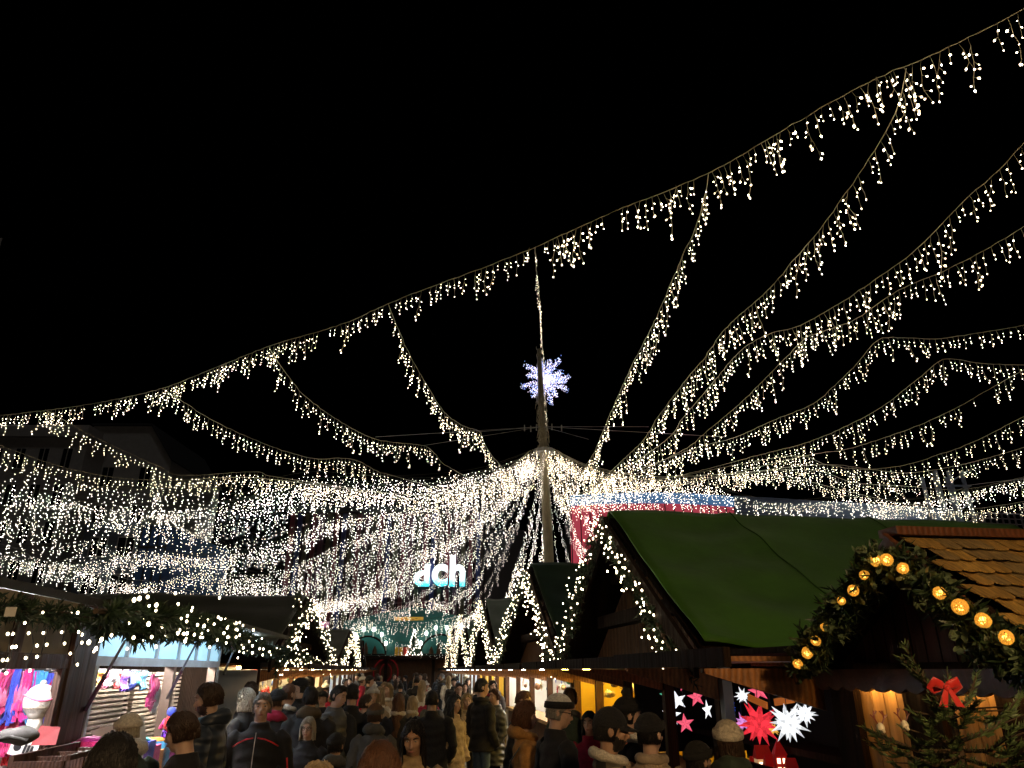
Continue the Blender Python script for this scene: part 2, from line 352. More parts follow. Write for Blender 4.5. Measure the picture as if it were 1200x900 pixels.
    if hat == 'cap':
        hb = hair_mb(1.655, 1.0, full=True, seed=sd, ridge=0.1, ctr=(0, 0.012, 1.66), rad=(0.092, 0.112, 0.115)); o = headpart(hb, 'cap', hatm)
        br = MB(); n = 12; v = []
        for i in range(n + 1):
            a = math.radians(-62 + 124 * i / n); st, ct = math.sin(a), math.cos(a)
            v += [(0.09 * st, 0.012 - 0.110 * ct, 1.668), (0.098 * st, 0.012 - (0.110 + 0.075 * max(0.0, math.cos(a * 1.4))) * ct, 1.652 - 0.012 * ct), (0.096 * st, 0.012 - (0.110 + 0.072 * max(0.0, math.cos(a * 1.4))) * ct, 1.645 - 0.012 * ct), (0.088 * st, 0.012 - 0.106 * ct, 1.658)]
        fcs = []
        for i in range(n):
            for j in range(4): fcs.append((i * 4 + j, i * 4 + (j + 1) % 4, (i + 1) * 4 + (j + 1) % 4, (i + 1) * 4 + j))
        br.add(v, fcs); headpart(br, 'brim', hatm, o)
    def ringpart(name, m, r0, z, tube, tilt=0.25, back=1.0):
        q = MB(); N = 26; pts = []; rad = []
        for i in range(N + 1):
            t = 2 * pi * i / N; pts.append((r0 * math.sin(t), 0.016 - r0 * 1.05 * math.cos(t), z - tilt * r0 * math.cos(t) * 0.6)); rad.append(tube * (1 + (back - 1) * max(0, -math.cos(t))) * (1 + 0.12 * math.sin(5 * t)))
        q.loft(pts, rad, 10, ref=(0, 0, 1)); me = q.mesh(name, m); pose(me, k, hy * 0.2, 0, lean); put(name, me, m)
    if hood: ringpart('hood', hood, 0.098, 1.475, 0.036, 0.5, 1.75)
    if scarf: ringpart('scarf', scarf, 0.088, 1.478, 0.034, 0.1, 1.0)
    if 'collar' in extras: ringpart('collar', [m for m in extras if not isinstance(m, str)][0], 0.092, 1.485, 0.026, 0.45, 1.3)
    if 'backpack' in extras:
        q = MB(); q.loft([(0, 0.22, 0.98), (0, 0.235, 1.05), (0, 0.235, 1.25), (0, 0.215, 1.36), (0, 0.19, 1.40)], [(0.13, 0.07), (0.15, 0.085), (0.145, 0.085), (0.12, 0.07), (0.07, 0.04)], 14)
        me = q.mesh('backpack', BLACK); pose(me, k, 0, 0, lean); put('backpack', me, BLKK)
    if 'strap' in extras:
        q = MB(); q.loft([(-0.17 * W, -0.075, 1.38), (-0.05, -0.155 - thick, 1.24), (0.1, -0.16 - thick, 1.06), (0.2 * W, -0.10, 0.92)], [(0.02, 0.005)] * 4, 6, ref=(1, 0, 0))
        q.loft([(-0.17 * W, 0.075, 1.38), (-0.05, 0.145 + thick, 1.24), (0.1, 0.15 + thick, 1.06), (0.2 * W, 0.10, 0.92)], [(0.02, 0.005)] * 4, 6, ref=(1, 0, 0))
        me = q.mesh('bag_strap', BLACK); pose(me, k, 0, 0, lean); put('bag_strap', me, [m for m in extras if not isinstance(m, str)][0] if any(not isinstance(m, str) for m in extras) else BLKK)
    if 'zip' in extras:
        q = MB(); q.loft([(0, -0.158 - thick, 0.92), (0, -0.146 - thick, 1.10), (0, -0.152 - thick, 1.22), (0, -0.138 - thick, 1.33), (0, -0.116 - thick, 1.42)], [(0.004, 0.004)] * 5, 5)
        me = q.mesh('zipper', EYEW); pose(me, k, 0, 0, lean); put('zipper', me, EYEW)
    if 'stripe' in extras:
        for sx in (-1, 1):
            q = MB(); q.loft([(sx * 0.02, -0.118 - thick, 1.375), (sx * 0.09, -0.112 - thick, 1.362), (sx * 0.15, -0.088 - thick, 1.335), (sx * 0.205, -0.055 - thick, 1.30)], [(0.006, 0.006)] * 4, 6, ref=(0, 0, 1))
            me = q.mesh('chest_stripe', RED); pose(me, k, 0, 0, lean); put('chest_stripe', me, RED)
            q = MB(); q.loft([(sx * 0.288, -0.04, 1.20), (sx * 0.305, -0.03, 1.08), (sx * 0.285, -0.09, 0.99)], [(0.008, 0.02)] * 3, 6, ref=(1, 0, 0))
            me = q.mesh('sleeve_stripe', RED); pose(me, k, 0, 0, lean); put('sleeve_stripe', me, RED)
    return root

G0 = 'visitors shopping and strolling in the market lane'
N_ = 0.0105; M_ = 0.014
def P(*a, **k): k.setdefault('group', G0); k.setdefault('vox', M_); return person(*a, **k)
P(140, 858, 3.2, 165, 'dark long-haired woman in black seen from behind in front of the steel stall', hair=HBLK, style='long', hy=15, vox=N_)
P(168, 833, 6.0, -120, 'person in cream knitted hood and green jacket bending over the steel stall counter', coat=GREEN, hair=HASH, hat='beanie', hatm=CREAM, hood=WHITE, lean=14)
P(222, 830, 5.0, -95, 'dark-haired man with glasses and black jacket looking at the steel stall', hair=HBRN, glasses=True, hp=12, vox=N_, wide=1.08)
P(251, 797, 6.6, -85, 'tall bearded man in dark blue quilted jacket, face in profile', coat=NAVY, thick=0.035, hair=HBRN, beard=HBRN, hood=NAVY, hp=10, vox=N_, wide=1.05)
P(309, 810, 7.4, 8, 'smiling grey-haired man in black jacket with thin red stripes', hair=HGRY, extras=('stripe', 'zip'), hy=8, vox=N_, wide=1.1, stride=0.6)
P(362, 840, 8.4, 5, 'blonde woman with glasses in black coat walking towards the viewer', hair=HASH, style='bob', glasses=True, vox=N_, hy=-4, stride=0.5)
P(327, 807, 8.8, 170, 'person in black cap with a crimson hood over a dark coat', hat='beanie', hatm=BLKK, hood=CRIM, style='crop')
P(340, 800, 9.6, 150, 'brown-haired man with pale collar at the yellow-lit stall', hair=HRED, extras=('collar', WHITE))
P(366, 803, 8.6, 185, 'person with thick brown fur hood seen from behind', hair=HBLK, hood=FUR, thick=0.03)
P(396, 801, 9.6, 70, 'man in grey quilted jacket turned to the right-hand huts', coat=PUFF, thick=0.035, hair=HBLK, hp=12)
P(414, 800, 9.9, 178, 'person with black backpack and black coat seen from behind', extras=('backpack',), hair=HBLK)
P(430, 813, 10.6, 120, 'person in beige jacket with a dark shoulder strap', coat=BEIGE, hair=HBRN, extras=('strap',))
P(438, 802, 12.0, 10, 'person in white fur hat and pale coat facing the viewer', coat=BEIGE, hat='furhood', hatm=WHITE, hair=HBLD, style='long')
P(441, 824, 8.6, 172, 'person in rust-brown beanie and grey woollen coat seen from behind', coat=GREY, hair=HBRN, hat='beanie', hatm=BRNK, cuffm=GREY, hem=0.7, hood=GREY, vox=N_)
P(455, 800, 14.5, -20, 'woman in long pale beige coat with dangling white scarf', coat=BEIGE, hem=0.55, hair=HBLD, style='long', scarf=WHITE)
P(468, 812, 11.2, 180, 'woman with long light brown hair and pale shawl seen from behind', hair=HRED, style='verylong', scarf=CREAM)
P(484, 815, 12.2, 176, 'woman with straight blonde hair over a cream collar', hair=HBLD, style='verylong', coat=BLACK, extras=('collar', CREAM))
P(448, 868, 3.3, 175, 'chestnut-haired woman close to the viewer, only the crown of her head showing', hair=HRED, style='long', vox=N_)
P(376, 893, 3.1, 180, 'blonde head just showing at the bottom edge before the woman with glasses', hair=HBLD, style='bob', vox=N_)
P(486, 841, 5.7, 6, 'young woman with long dark hair and tan fleece jacket looking down', coat=TAN, hair=HBLK, style='verylong', hp=16, hy=-6, vox=N_, extras=('zip',), skin=SKIN2)
P(507, 808, 10.2, 178, 'broad man in long black coat seen from behind', hem=0.55, hair=HBLK, wide=1.15)
P(533, 813, 10.6, 60, 'dark-haired woman in long beige coat and pale jeans', coat=BEIGE, hem=0.62, trousers=JEANL, hair=HBLK, style='verylong')
P(547, 812, 12.2, 20, 'blonde woman in beige pullover and black trousers', coat=BEIGE, trousers=DARK, hair=HBLD, style='long', thick=0.008, hem=0.88)
P(565, 794, 11.6, 130, 'tall man in black jacket with red hem and blue jeans', trousers=JEAN, hair=HBLK, scarf=BLACK, hy=-15)
P(580, 806, 12.6, -60, 'person in grey quilted coat facing the tall man in jeans', coat=PUFF, thick=0.03, hem=0.6, hair=HRED)
P(604, 807, 10.0, 82, 'man in dark jacket leaning to see the white-lit stall', hair=HRED, lean=8, hp=6, hem=0.7)
P(616, 822, 7.3, 95, 'woman with brown curls in an orange hooded coat', coat=ORANGE, hair=HRED, style='curly', hood=ORANGE, vox=N_, hem=0.6, extras=('strap', GREY))
P(652, 812, 6.5, 110, 'elderly man in black coat and white beanie with black band', hair=HGRY, hat='beanie', hatm=WHITE, cuffm=BLKK, glasses=True, vox=N_, hy=-22, hp=10, wide=1.2, hem=0.6)
P(668, 804, 8.6, 160, 'short-haired man in dark green jacket with grey collar at the yellow stall', coat=GREEN, hair=HBRN, extras=('collar', GREY), style='crop')
P(690, 833, 8.2, -20, 'small dark-haired person half hidden behind the man in plaid', coat=CRIM, hair=HBLK, style='bob')
P(714, 827, 4.9, 92, 'bearded man in black cap and cream and black plaid jacket', coat=PLAID, hair=HBLK, beard=HBLK, hat='cap', hatm=BLKK, extras=('collar', CREAM), vox=0.009, skin=SKIN2, hp=3, wide=1.05)
P(734, 807, 6.2, 100, 'person in tall black bobble hat and black coat by the red star', hair=HBLK, hat='pompom', hatm=BLKK, scarf=WHITE, vox=N_, hp=4)
P(761, 835, 5.4, 140, 'person in black beanie and pale fleece coat looking at the lit stars', coat=cloth('coat_pale_fleece', (0.5, 0.38, 0.26), bump=0.9, scale=80), hair=HBLK, hat='beanie', hatm=BLKK, scarf=BEIGE, vox=N_, thick=0.03)
P(851, 843, 5.1, 170, 'person in cream beanie with green scarf before the red star', coat=BEIGE, hair=HBRN, style='long', hat='beanie', hatm=CREAM, scarf=GREEN, hood=GREEN, vox=N_)
P(818, 868, 5.2, 120, 'small person in black hood beside the cream beanie', coat=BLACK, hair=HBLK, hat='beanie', hatm=BLKK, hood=BLACK)
P(395, 858, 7.2, 178, 'dark hooded person behind the blonde woman with glasses', hair=HBLK, hood=GREY, hat='beanie', hatm=BLKK)
P(290, 806, 9.4, -100, 'blonde-haired person in dark coat at the yellow-lit stall', hair=HASH, style='bob')
P(352, 794, 11.5, -60, 'tall person in black hood at the far end of the yellow stall', hair=HBLK, hat='beanie', hatm=BLKK)
P(297, 797, 11.2, -110, 'dark-haired shopper leaning into the yellow-lit stall', hair=HBRN, hp=10)
P(538, 800, 15.5, 10, 'man with glasses in dark jacket facing the viewer deep in the lane', hair=HBRN, glasses=True)
P(577, 797, 16.5, 30, 'pale-faced person with long dark hair at the white stall', hair=HBLK, style='long', scarf=CRIM)
P(560, 800, 17.5, 150, 'dark-clad shopper under the green gable seen from behind', hair=HBLK)
# the far crowd: a few builds, then copies
CROWDG = 'dense crowd further down the lane'
protos = []
defs = [dict(coat=BLACK, hair=HBLK), dict(coat=GREY, hair=HBRN, style='long'), dict(coat=BLACK, hair=HBRN, hat='beanie', hatm=BLKK), dict(coat=CREAM, hair=HBLD, style='long', hem=0.6), dict(coat=NAVY, hair=HBLK, hood=NAVY, thick=0.03), dict(coat=BLACK, hair=HGRY, hood=FUR), dict(coat=CRIM, hair=HBRN, hat='pompom', hatm=WHITE)]
SKINS = 0
labs = ['distant visitor in black coat with bare dark head in the crowd', 'distant visitor in grey coat with long brown hair in the crowd', 'distant visitor in black coat and black beanie in the crowd', 'distant visitor in long beige coat with blonde hair in the crowd', 'distant visitor in hooded navy jacket in the crowd', 'distant grey-haired visitor with fur hood in the crowd', 'distant visitor in crimson coat and white bobble hat in the crowd']
spots = []
r2 = random.Random(3)
for row in range(11):
    s = 13.5 + row * 2.5
    for u in np.arange(-2.1, 2.2, 0.85):
        if r2.random() < 0.8: spots.append((s + r2.uniform(-.8, .8), float(u) + r2.uniform(-.25, .25)))
spots = [q for q in spots if not (q[0] < 18 and q[1] > 1.0)]
for i, (s, u) in enumerate(spots):
    x, y, _ = L(s, u); j = [0, 2, 4, 1, 0, 5, 3, 2, 0, 4, 1, 6, 2][i % 13] if r2.random() < .75 else r2.randrange(7); h = r2.uniform(1.58, 1.86); yaw = r2.choice([180, 180, 170, 190, 0, 15, -20, 90, -90]) + r2.uniform(-15, 15)
    pr = next((p for p in protos if p[0] == j), None)
    if pr is None:
        o = person(0, 0, 0, yaw, labs[j], h=1.75, xy=(x, y), vox=0.022, group=CROWDG, **defs[j]); protos.append((j, o, [c for c in COL.objects if c.parent == o], {c.name: kids(c) for c in COL.objects if c.parent == o}))
        o.scale = (h / 1.75,) * 3
    else:
        o = link_copy(pr[1], None, (x, y, 0), (0, 0, math.radians(yaw)), (h / 1.75,) * 3)
        for ch in pr[2]:
            c = link_copy(ch, o)
            for g in pr[3][ch.name]: link_copy(g, c)
# ------------------------------------------------------------------ icicle light strings
WIRE = mat('light_string_wire', (0.5, 0.45, 0.32), 0.6, 0.2, 30, 0.0); WIRED = mat('dark_string_wire', (0.05, 0.045, 0.03), 0.7, 0.2, 30, 0.0)
BULB = emat('warm_bulb', (1.0, 0.83, 0.58), 12.0); BULB2 = emat('far_bulb', (1.0, 0.87, 0.74), 13.0); BULBD = emat('dim_bulb', (1.0, 0.75, 0.48), 3.0); BULBA = emat('amber_white_bulb', (1.0, 0.78, 0.48), 13.0); BULBW = emat('garland_bulb', (1.0, 0.82, 0.54), 15.0)
STEEL = mat('steel_cable', (0.3, 0.3, 0.3), 0.4, 0.1, 10, 0)
def octa(c, d, r, l):                 # elongated bulb: 6 verts, 8 faces
    c = np.array(c); d = np.array(d, float); d /= np.linalg.norm(d)
    a = np.cross(d, [0.3, 0.9, 0.2]); a /= np.linalg.norm(a); b = np.cross(d, a)
    v = [c - d * l * .5, c + a * r, c + b * r, c - a * r, c - b * r, c + d * l * .5]
    return v, [(0, 2, 1), (0, 3, 2), (0, 4, 3), (0, 1, 4), (5, 1, 2), (5, 2, 3), (5, 3, 4), (5, 4, 1)]
def drop_mb(length, seed, br=0.013, wr=0.0032, gap=0.085, sp=.16, om=.038):
    r = random.Random(seed); mb = MB(); pts = []; x = y = 0.0; n = max(2, int(length / gap)); vx, vy = r.uniform(-.15, .15), r.uniform(-.15, .15)
    for i in range(n + 1):
        pts.append((x, y, -i * gap)); vx = vx * .7 + r.uniform(-sp, sp); vy = vy * .7 + r.uniform(-sp, sp); x += vx * gap; y += vy * gap
    mb.loft(pts, [wr] * len(pts), 3, 0)
    for i in range(1, n + 1):
        if r.random() < .08: continue
        a = r.uniform(0, 2 * pi); off = r.uniform(.008, om) if i < n else 0.0; p = pts[i]; q = (p[0] + off * math.cos(a), p[1] + off * math.sin(a), p[2] - off * .7 - .01)
        if off > .015: mb.loft([p, q], [wr, wr], 3, 0)
        bs = br * r.choice((.7, .85, 1, 1, 1.1, 1.35)); v, f = octa(q, (math.cos(a) * .6 * (off > 0), math.sin(a) * .6 * (off > 0), -.8), bs, bs * 3.2); mb.add(v, f, r.choice((1, 1, 1, 1, 1, 1, 2, 3)))
    return mb
LENS = [0.17, 0.26, 0.34, 0.43, 0.52, 0.62, 0.26, 0.34, 0.17, 0.43, 0.5, 0.36]
NEAR = [drop_mb(l, 100 + i, 0.0086, .0026, .08, .24, .055) for i, l in enumerate(LENS)]
NEAR_ME = [m.mesh('icicle', [WIRE, BULB, BULBD, BULBA]) for m in NEAR]
FARL = [0.35, 0.5, 0.65, 0.8, 0.95, 0.6, 0.32, 0.75, 0.16, 0.5]
FAR = [drop_mb(l, 300 + i, 0.0092, 0.0014, 0.14, .34, .085) for i, l in enumerate(FARL)]
def tri_arrays(mb):
    fs = []; ms = []
    for q, m in zip(mb.f, mb.m):
        for i in range(1, len(q) - 1): fs.append((q[0], q[i], q[i + 1])); ms.append(m)
    return np.array(mb.v), np.array(fs), np.array(ms)
NEAR_A = [tri_arrays(m) for m in NEAR]; FAR_A = [tri_arrays(m) for m in FAR]
def np_mesh(name, V, F, Mi, mats):
    me = bpy.data.meshes.new(name); me.vertices.add(len(V)); me.vertices.foreach_set('co', V.astype(np.float32).ravel())
    me.loops.add(len(F) * 3); me.loops.foreach_set('vertex_index', F.astype(np.int32).ravel())
    me.polygons.add(len(F)); me.polygons.foreach_set('loop_start', np.arange(0, len(F) * 3, 3, dtype=np.int32))
    for m in mats: me.materials.append(m)
    me.polygons.foreach_set('material_index', Mi.astype(np.int32)); me.update(calc_edges=True)
    return me
def spline(pts, step):                # Catmull-Rom resample, even spacing
    P_ = [np.array(p, float) for p in pts]; out = []
    for i in range(len(P_) - 1):
        p0 = P_[max(i - 1, 0)]; p1 = P_[i]; p2 = P_[i + 1]; p3 = P_[min(i + 2, len(P_) - 1)]
        for t in np.linspace(0, 1, 12, endpoint=False):
            out.append(.5 * (2 * p1 + (p2 - p0) * t + (2 * p0 - 5 * p1 + 4 * p2 - p3) * t * t + (3 * p1 - p0 - 3 * p2 + p3) * t ** 3))
    out.append(P_[-1]); out = np.array(out); d = np.r_[0, np.cumsum(np.linalg.norm(np.diff(out, axis=0), axis=1))]
    n = max(2, int(d[-1] / step)); u = np.linspace(0, d[-1], n + 1)
    return np.stack([np.interp(u, d, out[:, k]) for k in range(3)], 1)
def scatter(places, arrays, mats, name):
    Vs, Fs, Ms, o = [], [], [], 0
    for (p, j, a, sc, dens) in places:
        v, f, m = arrays[j]; c, s_ = math.cos(a), math.sin(a); w = v * sc
        Vs.append(np.stack([w[:, 0] * c - w[:, 1] * s_, w[:, 0] * s_ + w[:, 1] * c, w[:, 2]], 1) + p); Fs.append(f + o); Ms.append(m); o += len(v)
    return np_mesh(name, np.concatenate(Vs), np.concatenate(Fs), np.concatenate(Ms), mats)
def string(pts, label, group, near=False, step=0.17, sc=1.0, far_w=0.006, miss=0.1, clump=0.0, bulbmat=None, lens=None, name='icicle_light_string', cat='light string', maxparts=100, thin=False):
    pl = spline(pts, step); root = thing(name, tuple(pl[0]), label, cat, group); o = np.array(pl[0])
    if near: pl = pl + np.stack([rng.normal(0, .005, len(pl)), rng.normal(0, .005, len(pl)), rng.normal(0, .006, len(pl))], 1); pl[0] = o
    c = MB(); c.loft([tuple(p) for p in pl], [far_w] * len(pl), 5); c.build('cable', WIRE if near else WIRED, root)
    places = []; prev = 0
    for i, p in enumerate(pl[1:]):
        ph = math.sin(i * .83 + len(pl)) + .7 * math.sin(i * .37 + 2)
        if random.random() < miss or (near and math.hypot(p[0] - PX, p[1] - PY) < 7.5 and random.random() < .5) or (not near and name == 'icicle_light_string' and i < 16 and i % 2 and thin) or (clump and ph < -1.3 + clump): continue
        for _ in range(2 if (clump and ph > 1.1) else 1):
            j = random.randrange(len(NEAR_A)) if near else random.randrange(len(FAR_A))
            q = p + np.array([0, 0, -far_w]) + (rng.uniform(-.05, .05, 3) if _ else 0)
            places.append((q - o, j, random.uniform(0, 6.28), sc * random.uniform(.8, 1.15), 1))
    if near:
        parts = places[:maxparts]; rest = places[maxparts:]
        for (p, j, a, s2, _) in parts:
            d = bpy.data.objects.new('icicle', NEAR_ME[j]); COL.objects.link(d); d.parent = root; d.location = p; d.rotation_euler = (0, 0, a); d.scale = (s2,) * 3
        if rest:
            d = bpy.data.objects.new('icicle_fringe', scatter(rest, NEAR_A, [WIRE, BULB, BULBD, BULBA], 'icicle_fringe')); COL.objects.link(d); d.parent = root; d['kind'] = 'stuff'
    else:
        d = bpy.data.objects.new('icicle_fringe', scatter(places, FAR_A, [WIRED, bulbmat or BULB2, BULBD, BULB], 'icicle_fringe')); COL.objects.link(d); d.parent = root; d['kind'] = 'stuff'
    return root
# mast
PX, PY = 1.40, 28.0
def mast_x(z): return 1.45 - 0.028 * (z - 5)
mast = thing('mast', (mast_x(0), PY, 0), 'tall pale tapered mast carrying the canopy of light strings', 'mast')
WOODP = mat('mast_wood', (0.46, 0.40, 0.27), 0.8, 0.3, 8, 0.3, 'wood', stretch=(4, 4, .3))
b = MB(); b.loft([(mast_x(z), PY, z) for z in (0, 4, 8, 10.5, 12.5, 14.9)], [.23, .21, .18, .16, .14, .08], 14); b.build('pole', WOODP, mast, smooth=True)
b = MB(); b.loft([(mast_x(10.2), PY, 10.2), (mast_x(10.35), PY, 10.35)], [.42, .42], 20); b.build('collar_ring', STEEL, mast)
b = MB()
for k in range(9):
    z0 = 10.5 + k * .5; b.tube([(mast_x(z0 + t * .5) + (.19 - k * .008) * math.cos(6.28 * t * 1.3 + k), PY + (.19 - k * .008) * math.sin(6.28 * t * 1.3 + k), z0 + t * .5) for t in np.linspace(0, 1, 14)], .012, 4)
b.build('wound_wire', WIRE, mast)
b = MB()                                # short leftover strings wound round the top
for k in range(150):
    z = random.uniform(10.45, 13.0); a = random.uniform(0, 6.28); r = .17 + random.uniform(0, .07)
    b.loft([(mast_x(z) + r * math.cos(a), PY + r * math.sin(a), z), (mast_x(z) + (r + .03) * math.cos(a + .3), PY + (r + .03) * math.sin(a + .3), z - random.uniform(.1, .3))], [.008, .008], 4)
b.build('loose_wire_fringe', WIRE, mast)
NODE_Z = 11.35
for i, (px, py, Y) in enumerate([(562, 506, 22), (690, 515, 22), (497, 522, 23), (760, 500, 20), (440, 512, 25), (850, 512, 24)]):
    e = at(px, py, Y); g = thing('guy_cable', (mast_x(NODE_Z), PY, NODE_Z), ['guy cable from the mast to the kink of the leftmost steep string', 'guy cable from the mast towards the bright strings on the right', 'low guy cable from the mast ending over the left canopy', 'guy cable from the mast fanning out over the red facade', 'longest guy cable from the mast over the left of the canopy', 'guy cable from the mast over the right part of the canopy'][i], 'cable', 'guy cables of the mast')
    b = MB(); b.bar((mast_x(NODE_Z), PY, NODE_Z), e, .014); b.build('wire', STEEL, g)
    t = .12; p = [mast_x(NODE_Z) + (e[0] - mast_x(NODE_Z)) * t, PY + (e[1] - PY) * t, NODE_Z + (e[2] - NODE_Z) * t]
    b = MB(); b.bar((p[0], p[1], p[2] - .14), (p[0], p[1], p[2] + .12), .05); b.build('turnbuckle', STEEL, g)
# snowflake behind the mast
sx, sy, sz = at(640, 445, PY + .35)
SNB = emat('snow_bulb_blue', (0.3, 0.42, 1.0), 4.0); SNW = emat('snow_bulb_white', (0.95, 0.8, 1.0), 5.0)
sn = thing('snowflake_light', (sx, sy, sz), 'blue-white glittering snowflake light fixed behind the mast', 'snowflake light')
fr = MB(); bl = MB(); R_ = 1.06
for k in range(16):
    a = 2 * pi * k / 16 + .2; ln = R_ * (1.0 if k % 2 == 0 else .78); tilt = (.25 if k % 4 < 2 else -.25)
    d = np.array([math.cos(a), tilt, math.sin(a)]); fr.bar((sx, sy, sz), tuple(np.array([sx, sy, sz]) + d * ln), .012)
    for t in np.arange(.12, 1.0, .05):
        for q in range(9):
            pp = np.array([sx, sy, sz]) + d * ln * t + rng.normal(0, .062, 3)
            v, f = octa(pp, (0, 0, -1), .012, .026); bl.add(v, f, 0 if random.random() < .55 else 1)
fr.build('frame', STEEL, sn); bl.build('bulb_fringe', [SNB, SNW], sn)['kind'] = 'stuff'
# front rope and the strings that leave it
ROPE_PX = [(1230, -6), (1200, 10), (1140, 42), (1075, 72), (1010, 100), (930, 145), (880, 175), (830, 203), (770, 228), (710, 252), (627, 290), (555, 318), (500, 338), (455, 356), (400, 380), (315, 406), (250, 432), (190, 455), (120, 471), (60, 480), (0, 487), (-50, 492)]
Z0 = 9.2
rope = [at_z(x, y, Z0) for x, y in ROPE_PX]
GN = 'light strings hung in the open sky round the mast'; GD = 'dense light strings of the canopy'; GF = 'light strings falling from the mast to the roofs'
string(rope[:11], 'long front light string from the upper corner, half above the snowflake, with clumped sparse icicles', GN, True, .105, 1.42, .0075, .04, .15)
string(rope[10:], 'long front light string, half running down towards the pale corner building', GN, True, .14, 1.12, .0075, .05, .1)
def plane_solve(pxs, Q):              # the string hangs in the vertical plane through mast and Q
    d = np.array([Q[0] - PX, Q[1] - PY]); n = np.array([-d[1], d[0]]); out = []
    for (x, y) in pxs:
        r = ray(x, y); den = r[0] * n[0] + r[1] * n[1]; t = (PX * n[0] + PY * n[1]) / den; out.append((r[0] * t, r[1] * t, CAM_Z + r[2] * t))
    return out
def ring_pt(Q, rad=.6, z=10.25):
    d = np.array([Q[0] - PX, Q[1] - PY]); d /= np.linalg.norm(d); return (mast_x(z) + d[0] * rad, PY + d[1] * rad, z)
SP = [
 ([(455, 356), (462, 375), (480, 415), (496, 444), (515, 475), (528, 490), (545, 500), (562, 506), (568, 520), (580, 538)], Z0, 'steep light string dropping from the front string to the left of the snowflake'),
 ([(315, 406), (330, 430), (355, 462), (385, 485), (420, 506), (450, 517), (496, 522), (510, 532), (525, 547)], Z0, 'light string sagging from the front string in a deep curve, second left of the mast'),
 ([(190, 455), (217, 472), (250, 493), (317, 523), (367, 537), (400, 537), (420, 540), (455, 556)], Z0, 'light string sagging from the front string above the gable of the pale house'),
 ([(53, 480), (113, 513), (187, 547), (213, 557), (300, 553), (330, 560)], Z0, 'light string crossing in front of the pale corner building from its roof'),
 ([(-60, 500), (0, 522), (73, 547), (140, 560), (213, 563), (300, 560)], Z0 - .5, 'lower light string crossing the windows of the pale corner building'),
 ([(830, 204), (825, 235), (812, 275), (800, 300), (770, 370), (750, 410), (735, 440), (715, 485), (700, 522), (690, 540)], Z0, 'steep light string right of the snowflake falling from the front string'),
 ([(1062, 80), (1050, 130), (1010, 200), (985, 235), (960, 270), (930, 305), (900, 340), (850, 385), (825, 420), (800, 450), (770, 490), (745, 525)], Z0, 'long light string leaving the front string near the upper corner towards the mast'),
 ([(1215, 150), (1170, 200), (1130, 235), (1070, 295), (1000, 345), (940, 380), (900, 392), (867, 412), (830, 455), (800, 490), (775, 520)], 8.9, 'light string entering at the frame edge second below the front string'),
 ([(1215, 257), (1150, 295), (1100, 320), (1050, 342), (1000, 375), (960, 390), (943, 397), (917, 423), (870, 470), (823, 510), (795, 530)], 8.9, 'light string entering at the frame edge third below the front string'),
 ([(1215, 379), (1160, 388), (1100, 397), (1065, 396), (1030, 398), (1005, 425), (980, 450), (953, 473), (905, 493), (860, 513), (815, 525)], 8.9, 'light string running level and then bending down steeply over the red facade'),
 ([(1215, 428), (1150, 426), (1107, 421), (1077, 443), (1033, 477), (990, 500), (950, 517), (910, 528)], 8.9, 'light string with a kink just below the level bending one'),
 ([(1215, 425), (1170, 450), (1117, 480), (1060, 505), (990, 527), (940, 535)], 8.9, 'thin light string with gaps and only scattered lit icicles'),
 ([(1215, 480), (1143, 517), (1100, 533), (1060, 545), (1013, 550), (970, 545), (920, 535)], 8.9, 'light string with many dark icicles over the pale blue block'),
 ([(1215, 520), (1133, 543), (1067, 554), (1020, 550), (950, 545)], 8.9, 'light string low over the pale blue block, just above two level ones'),
 ([(1215, 555), (1133, 573), (1067, 570), (1000, 565), (940, 550)], 9.0, 'dense level light string over the grey tower'),
 ([(1215, 585), (1130, 597), (1060, 590), (990, 575), (930, 560), (880, 555)], 9.0, 'lowest light string on the right, touching the pale blue block'),
]
for i, (px, zq, lab) in enumerate(SP):
    Q = at_z(px[0][0], px[0][1], zq); pts = plane_solve(px, Q)
    l_, g_ = np.array(pts[-1]), np.array(ring_pt(Q)); pts = pts + [tuple(l_ * .45 + g_ * .55 - np.array([0, 0, .75 * (g_[2] - l_[2]) * .55 + .35])), tuple(l_ * .15 + g_ * .85 - np.array([0, 0, .5 * (g_[2] - l_[2]) * .5 + .3])), tuple(g_)]
    string(pts, lab, GN, True, .135 if i < 9 else .13, 1.3 if i in (6, 7, 8) else 1.15, .007, .5 if i == 11 else (.25 if i == 12 else .03), 0)
# the string seen end-on above the mast
r0 = at_z(627, 290, Z0); e = ring_pt(r0)
pts = [r0] + [tuple(np.array(at(x, y, r0[1] + (28 - r0[1]) * t))) for (x, y, t) in ((629, 318, .12), (632, 350, .28), (634, 385, .47), (637, 425, .66), (639, 470, .84), (641, 505, .95))]
string(pts, 'light string seen end-on, hanging straight down on the mast from the front string', GN, True, .2, .62, .012, .45)
